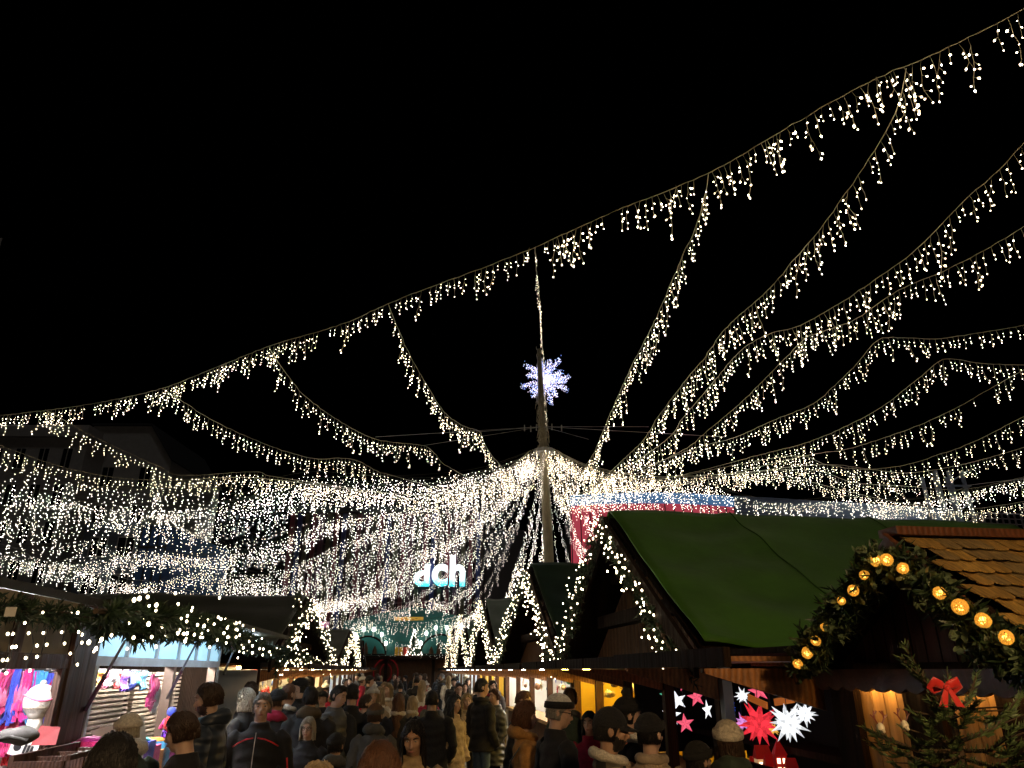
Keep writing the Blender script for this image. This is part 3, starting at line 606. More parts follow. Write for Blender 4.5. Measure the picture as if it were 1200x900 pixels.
# dense canopy: many strings from the mast to the far and left perimeter
OUT = []
ang = [(a, 'L') for a in np.arange(206, 128, -2.7)] + [(a, 'F') for a in np.arange(125, 80, -9)] + [(a, 'R') for a in np.arange(76, -12, -5.5)]
def where(a):
    return 'over the left stalls' if a > 160 else ('over the far left roofs' if a > 128 else ('towards the far teal hut' if a > 100 else ('behind the mast' if a > 76 else ('over the red and blue facade' if a > 30 else 'over the pale blue block'))))
for n, (a, k) in enumerate(ang):
    t = math.radians(a)
    if k == 'L': R, zq, sag = 27 - (207 - a) * .03, 8.5 - (207 - a) * .034, .9
    elif k == 'F': R, zq, sag = 23, 6.2, .6
    else: R, zq, sag = 18, 8.9 + .5 * math.sin(t * 2), .7
    zq += random.uniform(-.35, .35); sag *= random.uniform(.7, 1.3)
    Q = np.array([PX + R * math.cos(t), PY + R * math.sin(t), zq]); I = np.array(ring_pt(Q, .5, 10.25 + random.uniform(-.15, .1)))
    OUT.append((a, tuple(Q)))
    nodes = []
    kink = random.uniform(.18, .3)
    for u in np.linspace(0, 1, 13):
        p = I + (Q - I) * u; z = Q[2] + (I[2] - Q[2]) * (1 - u) ** 2.4 - sag * 4 * u * (1 - u) * (1 - .5 * math.exp(-((u - kink) / .1) ** 2)) - (.55 if k == 'L' else .3) * abs(math.sin(pi * 3 * u + .25 * math.sin(n * 1.7))) + .1 * math.sin(n * 2.1)
        nodes.append((p[0], p[1], z))
    string(nodes, f'dense light string of the canopy {where(a)}', GD + ' ' + where(a), False, .15, 1.0, .005, .08, thin=True)
# circumferential swags tying the strings together on the left
for n, (R, zz, a0, a1) in enumerate([(9.0, 8.0, 205, 100), (14.0, 7.4, 208, 105), (19.5, 7.2, 205, 110)]):
    nodes = [(PX + R * math.cos(math.radians(a)), PY + R * math.sin(math.radians(a)), zz + .25 * math.cos(a * .5 + n) - (205 - a) * .006) for a in np.linspace(a0, a1, 26)]
    string(nodes, ['innermost ring of lights tying the left canopy together', 'middle ring of lights tying the left canopy together', 'outermost ring of lights tying the left canopy together'][n], 'rings of lights tying the left canopy together', False, .2, .9, .005, .08)

# steel cables that hold the outer ends, with posts behind the stalls
def support(pts, label):
    o = thing('perimeter_cable', tuple(pts[0]), label, 'cable', 'perimeter cables of the canopy'); m = MB()
    for a, b_ in zip(pts[:-1], pts[1:]): m.bar(a, b_, .018)
    m.build('wire', STEEL, o)
    for p in (pts[0], pts[len(pts) // 2], pts[-1]): m = MB(); m.loft([(p[0], p[1], 0), (p[0], p[1], p[2] + .1)], [.08, .06], 8); m.build('post', STEEL, o)
OUT.sort(); support([q for a, q in OUT if a > 127], 'steel cable on posts holding the outer ends of the left canopy strings'); support([q for a, q in OUT if 78 < a < 127], 'steel cable on posts holding the canopy strings above the teal hut'); support([q for a, q in OUT if a < 78], 'steel cable on posts holding the canopy strings over the right-hand roofs')
ends = [rope[0]] + [at_z(px[0][0], px[0][1], zq) for px, zq, _ in SP[7:16]]
support(ends, 'steel cable outside the frame holding the upper strings on the right')
# ------------------------------------------------------------------ ground, sky, far buildings
g = MB(); g.add([(-900, -900, 0), (900, -900, 0), (900, 900, 0), (-900, 900, 0)], [(0, 1, 2, 3)])
T(g.build('ground', mat('paving_stone', (0.09, 0.085, 0.08), 0.6, 0.3, 3, 0.4, 'stone')), kind='structure')
w = bpy.data.worlds.new('World'); SC.world = w; w.use_nodes = True; nt = w.node_tree; bg = nt.nodes['Background']
sky = nt.nodes.new('ShaderNodeTexSky'); sky.sky_type = 'NISHITA'; sky.sun_disc = False; sky.sun_elevation = math.radians(-6); sky.sun_rotation = math.radians(200)
nt.links.new(sky.outputs[0], bg.inputs[0]); bg.inputs[1].default_value = 0.02
sl = bpy.data.lights.new('fill_sun', 'SUN'); sl.energy = 0.10; sl.angle = math.radians(8); sl.color = (1, .95, .88); so = bpy.data.objects.new('fill_sun', sl); COL.objects.link(so); so.rotation_euler = (math.radians(28), 0, math.radians(20))  # dim warm fill added from above and behind, not an actual moon

PALE = mat('render_pale', (0.34, 0.33, 0.32), 0.85, 0.12, 2, 0.1); DARKW = mat('window_glass_dark', (0.012, 0.013, 0.016), 0.15, 0.2, 2, 0); DKROOF = mat('roof_dark', (0.03, 0.03, 0.033), 0.8, 0.2, 3, .2)
def window_grid(b, x0, x1, z0, z1, nx, nz, y, par, ww=.55, wh=.6, frame=None, face=-1):
    for i in range(nx):
        for j in range(nz):
            cx = x0 + (x1 - x0) * (i + .5) / nx; cz = z0 + (z1 - z0) * (j + .5) / nz; w2 = (x1 - x0) / nx * ww / 2; h2 = (z1 - z0) / nz * wh / 2
            m = MB(); m.box(cx - w2, cx + w2, y - .05, y + .02, cz - h2, cz + h2); q = m.build('window', DARKW, par)
            m = MB()
            for (a, bb, c, d) in ((cx - w2 - .06, cx + w2 + .06, cz + h2, cz + h2 + .08), (cx - w2 - .1, cx + w2 + .1, cz - h2 - .1, cz - h2), (cx - w2 - .06, cx - w2, cz - h2, cz + h2), (cx + w2, cx + w2 + .06, cz - h2, cz + h2), (cx - .03, cx + .03, cz - h2, cz + h2)): m.box(a, bb, y - .1, y - .045, c, d)
            m.build('frame', frame or PALE, q)
# pale corner building (left)
Yb = 62; xl = at(-160, 530, Yb)[0]; xr = at(100, 530, Yb)[0]; zt = at(60, 513, Yb)[2]
pb = thing('corner_building', (xl, Yb, 0), 'pale plastered corner building with rows of dark windows behind the lights', 'building')
m = MB(); m.box(xl, xr, Yb, Yb + 14, 0, zt); m.build('wall', PALE, pb)
m = MB(); m.box(xl - .4, xr + .4, Yb - .5, Yb + 14.5, zt, zt + .35); m.box(xl + .5, xr - .5, Yb + .5, Yb + 13.5, zt + .35, zt + 1.4); m.build('cornice', PALE, pb)
window_grid(m, xl + .5, xr - .5, zt - 17, zt - .3, 9, 5, Yb, pb, .42, .55)
xr2 = at(180, 545, Yb)[0]; zt2 = at(140, 507, Yb + 5)[2]; xb0 = at(103, 530, Yb + 3)[0]
gb = thing('gabled_house', (xb0, Yb + 3, 0), 'pale house with a plain gable wall beside the corner building', 'building')
m = MB(); ze = zt2 - 3.2
m.prism([(xb0, Yb + 3, 0), (xr2, Yb + 3, 0), (xr2, Yb + 3, ze), (xr2 - 2.4, Yb + 3, zt2), (xb0, Yb + 3, zt2)], (0, 12, 0)); m.build('wall', PALE, gb)
m = MB(); m.slab([(xb0, Yb + 2.6, zt2 + .15), (xr2 - 2.3, Yb + 2.6, zt2 + .15), (xr2 - 2.3, Yb + 15.2, zt2 + .15), (xb0, Yb + 15.2, zt2 + .15)], .12); m.slab([(xr2 - 2.3, Yb + 2.6, zt2 + .12), (xr2 + .3, Yb + 2.6, ze - .25), (xr2 + .3, Yb + 15.2, ze - .25), (xr2 - 2.3, Yb + 15.2, zt2 + .12)], .12); m.build('roof', DKROOF, gb)
window_grid(m, xb0 + .6, xr2 - .4, 6, ze, 2, 4, Yb + 3, gb, .3, .5)
# blue-lit block left of centre
yB = 55; a0 = at(95, 640, yB); a1 = at(168, 640, yB); a2 = at(199, 640, yB); zb = at(180, 612, yB)[2]
bb = thing('blue_lit_block', (a0[0], yB, 0), 'dark block with a bluish glowing glass corner bay behind the left lights', 'building')
m = MB(); m.box(a0[0], a1[0], yB, yB + 12, 0, zb); m.build('wall', mat('facade_slate', (0.10, 0.12, 0.15), 0.7, .2), bb)
m = MB(); m.box(a1[0], a2[0], yB - .6, yB + 12, 0, zb - .4); m.build('glass_bay', mat('glass_blue', (0.03, 0.06, 0.13), 0.2, .3, 1, 0, emit=.018, ecol=(.16, .27, .55)), bb)
m = MB()
for t in np.linspace(0, 1, 4): m.box(a1[0] + (a2[0] - a1[0]) * t - .05, a1[0] + (a2[0] - a1[0]) * t + .05, yB - .7, yB - .6, 0, zb - .4)
for z in np.arange(1.5, zb - 1, 3.0): m.box(a1[0], a2[0], yB - .69, yB - .601, z, z + .18)
m.build('mullion', DKROOF, bb); window_grid(m, a0[0] + .3, a1[0] - .3, 1, zb - .5, 2, 4, yB, bb, .6, .5)
# striped facade with the sign
yC = 60; c0 = at(335, 650, yC)[0]; c1 = at(565, 650, yC)[0]; c2 = at(615, 650, yC)[0]; zc = at(450, 600, yC)[2]
cb = thing('striped_office_block', (c0, yC, 0), 'dark office block with red, blue and olive vertical fins around its windows', 'building')
m = MB(); m.box(c0, c1, yC, yC + 15, 0, zc); m.build('wall', mat('facade_aubergine', (0.035, 0.018, 0.024), 0.7, .3), cb)
FIN = [mat('fin_red', (0.16, 0.03, 0.04), .6), mat('fin_blue', (0.03, 0.045, 0.17), .6), mat('fin_olive', (0.10, 0.09, 0.05), .6), mat('fin_plum', (0.10, 0.035, 0.06), .6)]
nf = 26
for i in range(nf):
    x = c0 + (c1 - c0) * (i + .5) / nf; m = MB(); m.box(x - .16, x + .16, yC - .35, yC - .003, 1.5, zc - .2); m.build('fin', FIN[[0, 1, 2, 0, 3, 2][i % 6]], cb)
window_grid(m, c0 + .2, c1 - .2, 1.5, zc - .3, 13, 4, yC, cb, .34, .5, FIN[3])
m = MB(); m.box(c1 + .05, c2, yC + 3, yC + 14, 0, zc - 1); db = m.build('dark_annex', mat('facade_night', (0.012, 0.013, 0.02), 0.4, .2)); T(db, 'black annex between the striped block and the mast', 'building')
m = MB(); m.box(c0 - .2, c1 + .2, yC - .5, yC + 15, zc, zc + .4); m.build('parapet', DKROOF, cb)
# illuminated letters d c h
sp0 = at(514, 672, yC - .8)
sg = thing('illuminated_sign', (sp0[0], yC - .8, sp0[2]), 'glowing white letters dch with turquoise lower edges on the striped block', 'sign')
def letter(ch, pxc, pyc, hpx, wpx):
    cu = bpy.data.curves.new('letter', 'FONT'); cu.body = ch; cu.size = 1; cu.extrude = .06; cu.offset = .03; cu.resolution_u = 6
    o = bpy.data.objects.new('tmp', cu); COL.objects.link(o); dg = bpy.context.evaluated_depsgraph_get(); me = bpy.data.meshes.new_from_object(o.evaluated_get(dg)); bpy.data.objects.remove(o)
    v = np.array([x.co[:] for x in me.vertices]); lo, hi = v.min(0), v.max(0)
    p1, p0 = at(pxc, pyc - hpx / 2, yC - .8), at(pxc, pyc + hpx / 2, yC - .8); Hh = p1[2] - p0[2]; s = Hh / (hi[1] - lo[1]); sx_ = (at(pxc + wpx / 2, pyc, yC - .8)[0] - at(pxc - wpx / 2, pyc, yC - .8)[0]) / (hi[0] - lo[0])
    for x in me.vertices:
        c = x.co.copy(); x.co = ((c.x - (lo[0] + hi[0]) / 2) * sx_ + p0[0] - sp0[0], -c.z * 1.5, (c.y - lo[1]) * s + p0[2] - sp0[2])
    me.materials.clear(); m_ = bpy.data.materials.get('sign_white')
    if not m_:
        m_ = emat('sign_white', (.9, 1, 1), 2.2); n2 = m_.node_tree; tc = n2.nodes.new('ShaderNodeTexCoord'); sx2 = n2.nodes.new('ShaderNodeSeparateXYZ'); n2.links.new(tc.outputs['Object'], sx2.inputs[0])
        rr = n2.nodes.new('ShaderNodeValToRGB'); e = rr.color_ramp.elements; e[0].position, e[1].position = .3, .62; e[0].color = (.05, .62, .72, 1); e[1].color = (.85, 1, 1, 1)
        mr = n2.nodes.new('ShaderNodeMapRange'); mr.inputs[1].default_value = -1.6; mr.inputs[2].default_value = .8; n2.links.new(sx2.outputs[2], mr.inputs[0]); n2.links.new(mr.outputs[0], rr.inputs[0]); n2.links.new(rr.outputs[0], n2.nodes['Emission'].inputs[0])
    me.materials.append(m_); o = bpy.data.objects.new('letter', me); COL.objects.link(o); o.parent = sg
letter('d', 493.7, 674, 26, 18); letter('c', 515, 674, 26, 18); letter('h', 535.7, 669, 36, 18)
m = MB(); a, b_ = at(480, 689, yC - .7), at(548, 689, yC - .7); m.bar(a, b_, .12); m.build('mounting_rail', DKROOF, sg)
# red and blue lit facade
yR = 52
rb = thing('red_lit_facade', (at(672, 640, yR)[0], yR, 0), 'building front lit red with a glowing blue band along its top', 'building')
LEDR = mat('led_red', (0.3, 0.03, 0.05), .6, .35, .35, .0, emit=.42, ecol=(.85, .10, .15)); LEDB = mat('led_blue', (0.05, 0.1, 0.2), .6, .4, .5, 0, emit=.36, ecol=(.12, .34, .72))
n = 18; top = []; zt3, zm3 = at(760, 578, yR)[2], at(760, 590, yR)[2]
m = MB(); m2 = MB(); m3 = MB()
xa, xb = at(670, 590, yR)[0], at(866, 590, yR)[0]
pl = [(xa + (xb - xa) * i / n, yR + 3.2 * ((i / n - .45) * 2) ** 2 * .35) for i in range(n + 1)]
for i in range(n):
    (x0, y0), (x1, y1) = pl[i], pl[i + 1]
    m.prism([(x0, y0, 1), (x1, y1, 1), (x1, y1, zm3), (x0, y0, zm3)], (0, 1.0, 0))
    m2.prism([(x0, y0 - .25, zm3 + .05), (x1, y1 - .25, zm3 + .05), (x1, y1 - .25, zt3), (x0, y0 - .25, zt3)], (0, 1.0, 0))
    m3.bar((x0, y0 - .06, 1), (x0, y0 - .06, zm3), .07)
m.build('red_panel', LEDR, rb); m2.build('blue_band', LEDB, rb); m3.build('panel_seam', DKROOF, rb)
m = MB(); m.box(xa + .3, xb - .3, yR + 2.2, yR + 12, 0, zt3 - .2); m.build('wall', DKROOF, rb)
p0, p1 = at(691, 697, yR - 1), at(702, 650, yR - 1); m = MB(); q = at(690, 703, yR - 1); q2 = at(708, 693, yR - 1); m.box(q[0], q2[0], yR - 1, yR - .6, q[2], q2[2]); m.build('blue_light_box', LEDB, rb)
# pale blue block (right) and grey tower
yP = 58
A, Bp, Cp, D = at(1000, 585, yP), at(1127, 597, yP), at(1127, 632, yP), at(900, 580, yP)
pbk = thing('pale_blue_block', (A[0], yP, 0), 'long floodlit pale blue block with small dark windows above the shingled hut', 'building')
m = MB(); m.prism([(D[0], yP + 9, 0), (Bp[0], yP, 0), (Bp[0], yP, Bp[2]), (D[0], yP + 9, A[2] + 2.4)], (3, 12, 0)); m.build('wall', mat('render_pale_blue', (0.3, 0.36, 0.46), 0.8, .12, .8, .05), pbk)
for t in (.66, .70, .88, .92, .97):
    x = D[0] + (Bp[0] - D[0]) * t; y = yP + 9 * (1 - t); m = MB(); z = at(1100, 616, yP)[2]; m.box(x - .38, x + .38, y - .25, y - .05, z - .7, z + .25); m.build('window', DARKW, pbk)
assumed_flood = thing('floodlight', (Bp[0] - 6, yP - 7, 7.5), 'assumed small floodlight on a post aimed at the pale blue block', 'floodlight')  # floodlight is assumed, added to light the pale blue block
m = MB(); m.loft([(Bp[0] - 6, yP - 7, 0), (Bp[0] - 6, yP - 7, 7.3)], [.07, .05], 8); m.build('post', STEEL, assumed_flood); m = MB(); m.box(Bp[0] - 6.25, Bp[0] - 5.75, yP - 7.15, yP - 6.85, 7.3, 7.6); m.build('housing', DKROOF, assumed_flood)
m = MB(); m.box(Bp[0] - 6.2, Bp[0] - 5.8, yP - 6.84, yP - 6.82, 7.35, 7.55); m.build('lens', emat('assumed_flood_lens', (.75, .85, 1), 1100), assumed_flood)
gt = thing('lattice_tower', (at(1130, 600, 55)[0], 55, 0), 'grey lattice tower and railing at the far right-hand roofs', 'tower'); gt['label'] = 'dim grey lattice tower beside the pale blue block'
m = MB(); tx0, tx1 = at(1112, 590, 55)[0], at(1143, 590, 55)[0]; zz = at(1120, 552, 55)[2]
for x in (tx0, (tx0 + tx1) / 2, tx1):
    for y in (55, 57): m.bar((x, y, 0), (x - .5, y, zz), .22)
for k in range(14):
    z = k * zz / 14; m.bar((tx0, 55, z), (tx1, 55, z + zz / 14), .09); m.bar((tx0, 55, z), (tx1, 55, z), .12)
m.build('lattice', mat('galvanised', (.3, .31, .33), .5, .2, 5, 0, metal=.4), gt)
m = MB(); rl0, rl1 = at(1135, 617, 50), at(1240, 622, 46)
for t in np.linspace(0, 1, 15): p = [rl0[i] + (rl1[i] - rl0[i]) * t for i in range(3)]; m.bar((p[0], p[1], 0), (p[0], p[1], p[2] + 1.0), .09)
for dz in (.3, .65, 1.0): m.bar((rl0[0], rl0[1], rl0[2] + dz), (rl1[0], rl1[1], rl1[2] + dz), .07)
T(m.build('roof_railing', MATS['galvanised']), 'grey metal railing running along the roofs beside the lattice tower', 'railing')
# pole-top lamp corner at the far left edge: a sliver of a lit eave
p = at(-8, 288, 30); xe = p[0] + .46; f_ = 35 / 30; m = MB()
m.hexa([(xe - 7, 30, 0), (xe - .25, 30, 0), ((xe - .25) * f_, 35, 0), (xe - 9, 35, 0), (xe - 7, 30, p[2] - .5), (xe - .25, 30, p[2] - .5), ((xe - .25) * f_, 35, p[2] - .5), (xe - 9, 35, p[2] - .5)])
ctw = m.build('wall', mat('tower_pale', (.35, .35, .36), .8), tw_ := thing('corner_tower', (xe - 3.5, 30, 0), 'sliver of a tall grey tower at the frame edge above the stalls', 'building'))
m = MB(); m.hexa([(xe - 7.2, 29.9, p[2] - .5), (xe, 29.9, p[2] - .5), (xe * f_, 35, p[2] - .5), (xe - 9, 35, p[2] - .5), (xe - 7, 29.9, p[2] + .4), (xe - .05, 29.9, p[2] + .4), ((xe - .05) * f_, 35, p[2] + .4), (xe - 9, 35, p[2] + .4)]); m.build('cornice', MATS['tower_pale'], tw_)
# ------------------------------------------------------------------ huts, garlands, stall goods
U0 = 2.577
def at_u(px, py, u):
    r = ray(px, py); t = u / (r[0] * DY - r[1] * DX); return (r[0] * t, r[1] * t, CAM_Z + r[2] * t)
def s_of(p): return p[0] * DX + p[1] * DY
WOOD = mat('hut_wood_brown', (0.10, 0.048, 0.022), 0.65, 0.4, 5, 0.3, 'wood', stretch=(5, 5, .6), spec=.2); GABW = mat('gable_wood_lit', (0.21, 0.105, 0.048), 0.65, 0.4, 5, 0.3, 'wood', stretch=(5, 5, .6), spec=.2); WOODD = mat('hut_wood_dark', (0.022, 0.011, 0.006), 0.75, 0.4, 6, 0.3, 'wood', stretch=(5, 5, .6), spec=.12)  # gable copy of the hut wood, lightened in place of light reaching it
WOODO = mat('hut_wood_orange', (0.42, 0.17, 0.05), 0.55, 0.35, 5, 0.2, 'wood', stretch=(3, 3, 3)); PINE = mat('hut_wood_pine', (0.46, 0.27, 0.10), 0.55, 0.3, 6, 0.25, 'wood', stretch=(5, 5, .5))
TARPG = mat('tarpaulin_green', (0.06, 0.17, 0.018), 0.5, 0.28, 1.3, .7, spec=.3); TARPS = mat('tarpaulin_seam', (0.04, 0.11, 0.014), .7, .2, 8, 0, spec=.2); TARPO = mat('tarpaulin_olive', (0.026, 0.03, 0.014), 0.5, 0.3, 2, 0.5, spec=.2); TARPD = mat('tarpaulin_dark_green', (0.02, 0.05, 0.022), 0.5, 0.3, 2, 0.3, spec=.25)
IRON = mat('metal_dark', (0.04, 0.04, 0.042), .4, .2, 6, 0, metal=.5); ALU = mat('aluminium', (0.52, 0.57, 0.62), .45, .15, 4, .05, metal=.1)
def tarp_slope(a, b, c, d, nx=26, ny=14, amp=.02, sag=.03, seams=(), ):   # a,b ridge; d,c eave; a wrinkled cloth with thickness
    a, b, c, d = map(Vector, (a, b, c, d)); n = (b - a).cross(d - a).normalized()
    if n.z < 0: n = -n
    r = random.Random(int(abs(a.x * 100))); ph = [r.uniform(0, 6) for _ in range(6)]; v = []
    for side in (0, 1):
        for j in range(ny + 1):
            for i in range(nx + 1):
                x, y = i / nx, j / ny; p = (a + (b - a) * x) * (1 - y) + (d + (c - d) * x) * y
                h = amp * (.6 * math.sin(x * 17 + y * 6 + ph[0]) * math.sin(y * 5 + ph[1]) + .5 * math.sin(x * 31 - y * 14 + ph[2]) * y + .4 * math.sin(y * 23 + x * 4 + ph[3]) * math.sin(x * 9)) - sag * math.sin(pi * y) * (.6 + .4 * math.sin(x * 8))
                for sm in seams: h += .035 * math.exp(-((x - sm) / .02) ** 2)
                v.append(p + n * (h + .095 - side * .02))
    m = MB(); W = nx + 1; o = W * (ny + 1); f = []
    for j in range(ny):
        for i in range(nx):
            q = (j * W + i, j * W + i + 1, (j + 1) * W + i + 1, (j + 1) * W + i); f.append(q); f.append(tuple(k + o for k in q[::-1]))
    for i in range(nx): f.append((i, i + o, i + 1 + o, i + 1)); e = ny * W + i; f.append((e, e + 1, e + 1 + o, e + o))
    for j in range(ny): f.append((j * W, (j + 1) * W, (j + 1) * W + o, j * W + o)); e = j * W + nx; f.append((e, e + o, e + W + o, e + W))
    m.add(v, f)
    for sm in seams:
        for dx in (0,):
            ln = [v[j * W + int((sm + dx) * nx + .5)] + n * .012 + (b - a) * (sm + dx - int((sm + dx) * nx + .5) / nx) for j in range(ny + 1)]
            m.loft(ln, [.007] * len(ln), 5, 1)
    return m
NEEDLE = mat('fir_needle', (0.018, 0.038, 0.015), 0.5, 0.5, 9, 0.0); TWIG = mat('fir_twig', (0.06, 0.035, 0.018), .8, .3, 12, .2)
def needles_mesh(pts, rad, per_m, ln=.075, wd=.009, name='foliage', clump=True):
    pl = spline(pts, .04); N = int(len(pl) * .04 * per_m); k = rng.randint(0, len(pl) - 1, N); base = pl[k]; tan = pl[k + 1] - pl[k]; tan /= np.linalg.norm(tan, axis=1)[:, None]
    n_tw = max(6, N // 14); tw = rng.randint(0, n_tw, N)          # needles sit on short twigs
    tk = rng.randint(0, len(pl) - 1, n_tw); td = rng.normal(0, 1, (n_tw, 3)); td /= np.linalg.norm(td, axis=1)[:, None]
    tl = rad * rng.uniform(.5, 1.35, n_tw); tt = pl[tk + 1] - pl[tk]; tt /= np.linalg.norm(tt, axis=1)[:, None]; td = td + tt * .6; td[:, 2] -= .15
    u = rng.uniform(.15, 1, N); base = pl[tk[tw]] + td[tw] * (tl[tw] * u)[:, None]
    dirs = td[tw] * .9 + rng.normal(0, .7, (N, 3)); dirs /= np.linalg.norm(dirs, axis=1)[:, None]
    sd = np.cross(dirs, rng.normal(0, 1, (N, 3))); sd /= np.linalg.norm(sd, axis=1)[:, None]
    L_ = ln * rng.uniform(.6, 1.2, N)[:, None]
    a = base - sd * wd / 2; b = base + sd * wd / 2; c = base + dirs * L_ * .6 + sd * wd * .5; d = base + dirs * L_; e = base + dirs * L_ * .6 - sd * wd * .5
    V = np.stack([a, b, c, d, e], 1).reshape(-1, 3); i = np.arange(N) * 5
    F = np.concatenate([np.stack([i, i + 1, i + 2], 1), np.stack([i, i + 2, i + 4], 1), np.stack([i + 4, i + 2, i + 3], 1)])
    return V, F, pl
BULB_ME = None
def garland(pts, label, group=None, rad=.10, per_m=900, nb=60, br=.010, hang=0.0, single=False, seed=0, ln=.075, wd=.009, spread=1.0, bias=(0, 0, 0)):
    global BULB_ME
    V, F, pl = needles_mesh(pts, rad, per_m, ln, wd); o = pl[0]; root = thing('fir_garland', tuple(o), label, 'garland', group)
    d = bpy.data.objects.new('foliage', np_mesh('foliage', V - o, F, np.zeros(len(F)), [NEEDLE])); COL.objects.link(d); d.parent = root
    m = MB(); m.loft([tuple(p) for p in pl[::3]], [.016] * len(pl[::3]), 6); m.build('stem', TWIG, root)
    r = random.Random(seed)
    if BULB_ME is None:
        m = MB(); m.ell((0, 0, 0), (1, 1, 1.3), 8, 6); BULB_ME = m.mesh('bulb', BULBW)
    mb = MB()
    for i in range(nb):
        p = pl[int((i + r.random()) / nb * (len(pl) - 1))]; a = r.uniform(0, 6.28); q = rad * r.uniform(.5, 1.25) * spread; el = r.uniform(-1.2, 1.2)
        c = (p[0] + q * math.cos(a) * math.cos(el) + bias[0], p[1] + q * math.sin(a) * math.cos(el) + bias[1], p[2] + q * math.sin(el) - hang * r.random() + bias[2])
        if single: v, f = octa(c, (0, 0, 1), br, br * 2.4); mb.add(v, f)
        else:
            ob = bpy.data.objects.new('bulb', BULB_ME); COL.objects.link(ob); ob.parent = root; ob.location = tuple(np.array(c) - o); ob.scale = (br * r.uniform(.75, 1.25),) * 3
    if single: mb.build('bulb_fringe', BULBW, root)['kind'] = 'stuff'
    return root
def lamp_bar(p0, p1, label, colr, strength, root, w=.05):
    m = MB(); m.bar(p0, p1, w, .03); return m.build('lamp', emat('lamp_' + label, colr, strength), root)
WARM, YEL, COLD, NEUT = (1, .72, .38), (1, .66, .12), (.75, .9, 1), (1, .9, .74)
def gable_hut(name, label, sa, sp_, sb, zap, ze, depth, tarp, wallm, lampc, lampk, sgn=1, group=None, bays=(), seams=(.35, .7), backm=None, front_closed=False, cat='market hut', beam=True, inner=True, nearwall=True, lampbays=None):
    u = lambda v: sgn * v                                             # sgn +1: right-hand row, -1: left-hand row
    root = thing(name, L((sa + sb) / 2, u(U0 + .3), 0), label, cat, group)
    uo, ub = U0 - .16, U0 + depth
    ln = 1.0 / math.hypot(sp_ - sa, zap - ze)
    # roof slopes
    for nm, se in (('near', sa), ('far', sb)):
        ov = .12 * (1 if se > sp_ else -1); R0, R1, E1, E0 = L(sp_, u(uo), zap), L(sp_, u(ub), zap), L(se + ov, u(ub), ze), L(se + ov, u(uo), ze)
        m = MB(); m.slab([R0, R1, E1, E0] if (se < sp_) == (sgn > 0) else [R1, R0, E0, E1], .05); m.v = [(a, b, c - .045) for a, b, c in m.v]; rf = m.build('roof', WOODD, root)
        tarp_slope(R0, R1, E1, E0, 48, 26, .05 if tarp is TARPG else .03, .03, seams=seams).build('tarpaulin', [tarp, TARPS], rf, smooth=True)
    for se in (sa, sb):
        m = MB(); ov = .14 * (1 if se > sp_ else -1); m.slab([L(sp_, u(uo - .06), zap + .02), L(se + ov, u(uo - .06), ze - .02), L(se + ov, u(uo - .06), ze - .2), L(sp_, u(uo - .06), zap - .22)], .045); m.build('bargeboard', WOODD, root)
    # gable wall set back, boards with gaps
    m = MB(); nB = max(8, int((sb - sa) / .16))
    for i in range(nB):
        s0, s1 = sa + (sb - sa) * i / nB + .006, sa + (sb - sa) * (i + 1) / nB - .006; f = lambda s: ze + (zap - ze) * (1 - (abs(s - sp_) / ((sp_ - sa) if s < sp_ else (sb - sp_)))) - .12
        if min(f(s0), f(s1)) < ze + .02: continue
        p = [L(s0, u(U0 + .32), ze - .1), L(s1, u(U0 + .32), ze - .1), L(s1, u(U0 + .32), f(s1)), L(s0, u(U0 + .32), f(s0))]; v = Vector(L(0, u(.03), 0)); m.prism(p, v)
    m.build('gable_plank', GABW, root)
    if beam:
        for t in (.30, .62):
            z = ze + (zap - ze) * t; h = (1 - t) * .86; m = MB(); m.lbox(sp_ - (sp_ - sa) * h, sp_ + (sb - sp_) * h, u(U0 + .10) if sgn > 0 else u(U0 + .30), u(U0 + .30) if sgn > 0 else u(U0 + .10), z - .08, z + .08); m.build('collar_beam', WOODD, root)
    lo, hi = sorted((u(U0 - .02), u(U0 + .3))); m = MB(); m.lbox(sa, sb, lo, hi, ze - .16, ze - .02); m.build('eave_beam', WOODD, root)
    # box of the stall
    lo, hi = sorted((u(ub - .08), u(ub))); m = MB(); m.lbox(sa + .08, sb - .08, lo, hi, 0, ze - .03); m.build('back_wall', backm or WOOD, root)
    lo, hi = sorted((u(U0 + .3), u(ub))); 
    if inner: lo, hi = sorted((u(U0 + 1.6), u(U0 + 1.66))); m = MB(); m.lbox((bays[2] + .05) if bays else sa + .082, sb - .082, lo, hi, 0, ze - .101); m.build('goods_wall', backm or WOOD, root)
    for s0 in ((sa, sb - .08) if nearwall else (sb - .08,)): m = MB(); m.lbox(s0, s0 + .08, *sorted((u(U0 + .02), u(ub - .081))), 0, ze - .17); m.build('side_wall', backm or WOOD, root)
    m = MB(); m.lbox(sa + .082, sb - .082, *sorted((u(U0 + .32), u(ub - .082))), ze - .10, ze - .06); m.build('ceiling_board', WOODO, root)
    m = MB(); m.lbox(sa + .09, sb - .09, *sorted((u(U0), u(U0 + .5))), 1.0, 1.06); m.build('counter', PINE, root)
    m = MB(); m.lbox(sa + .09, sb - .09, *sorted((u(U0 + .06), u(U0 + .1))), 0.02, .998); m.build('front_panel', WOOD, root)
    # raised flap with cheeks between posts
    nb = len(bays) or max(2, int((sb - sa) / 1.8)); edges = list(bays) or [sa + .1 + (sb - sa - .2) * i / nb for i in range(nb + 1)]
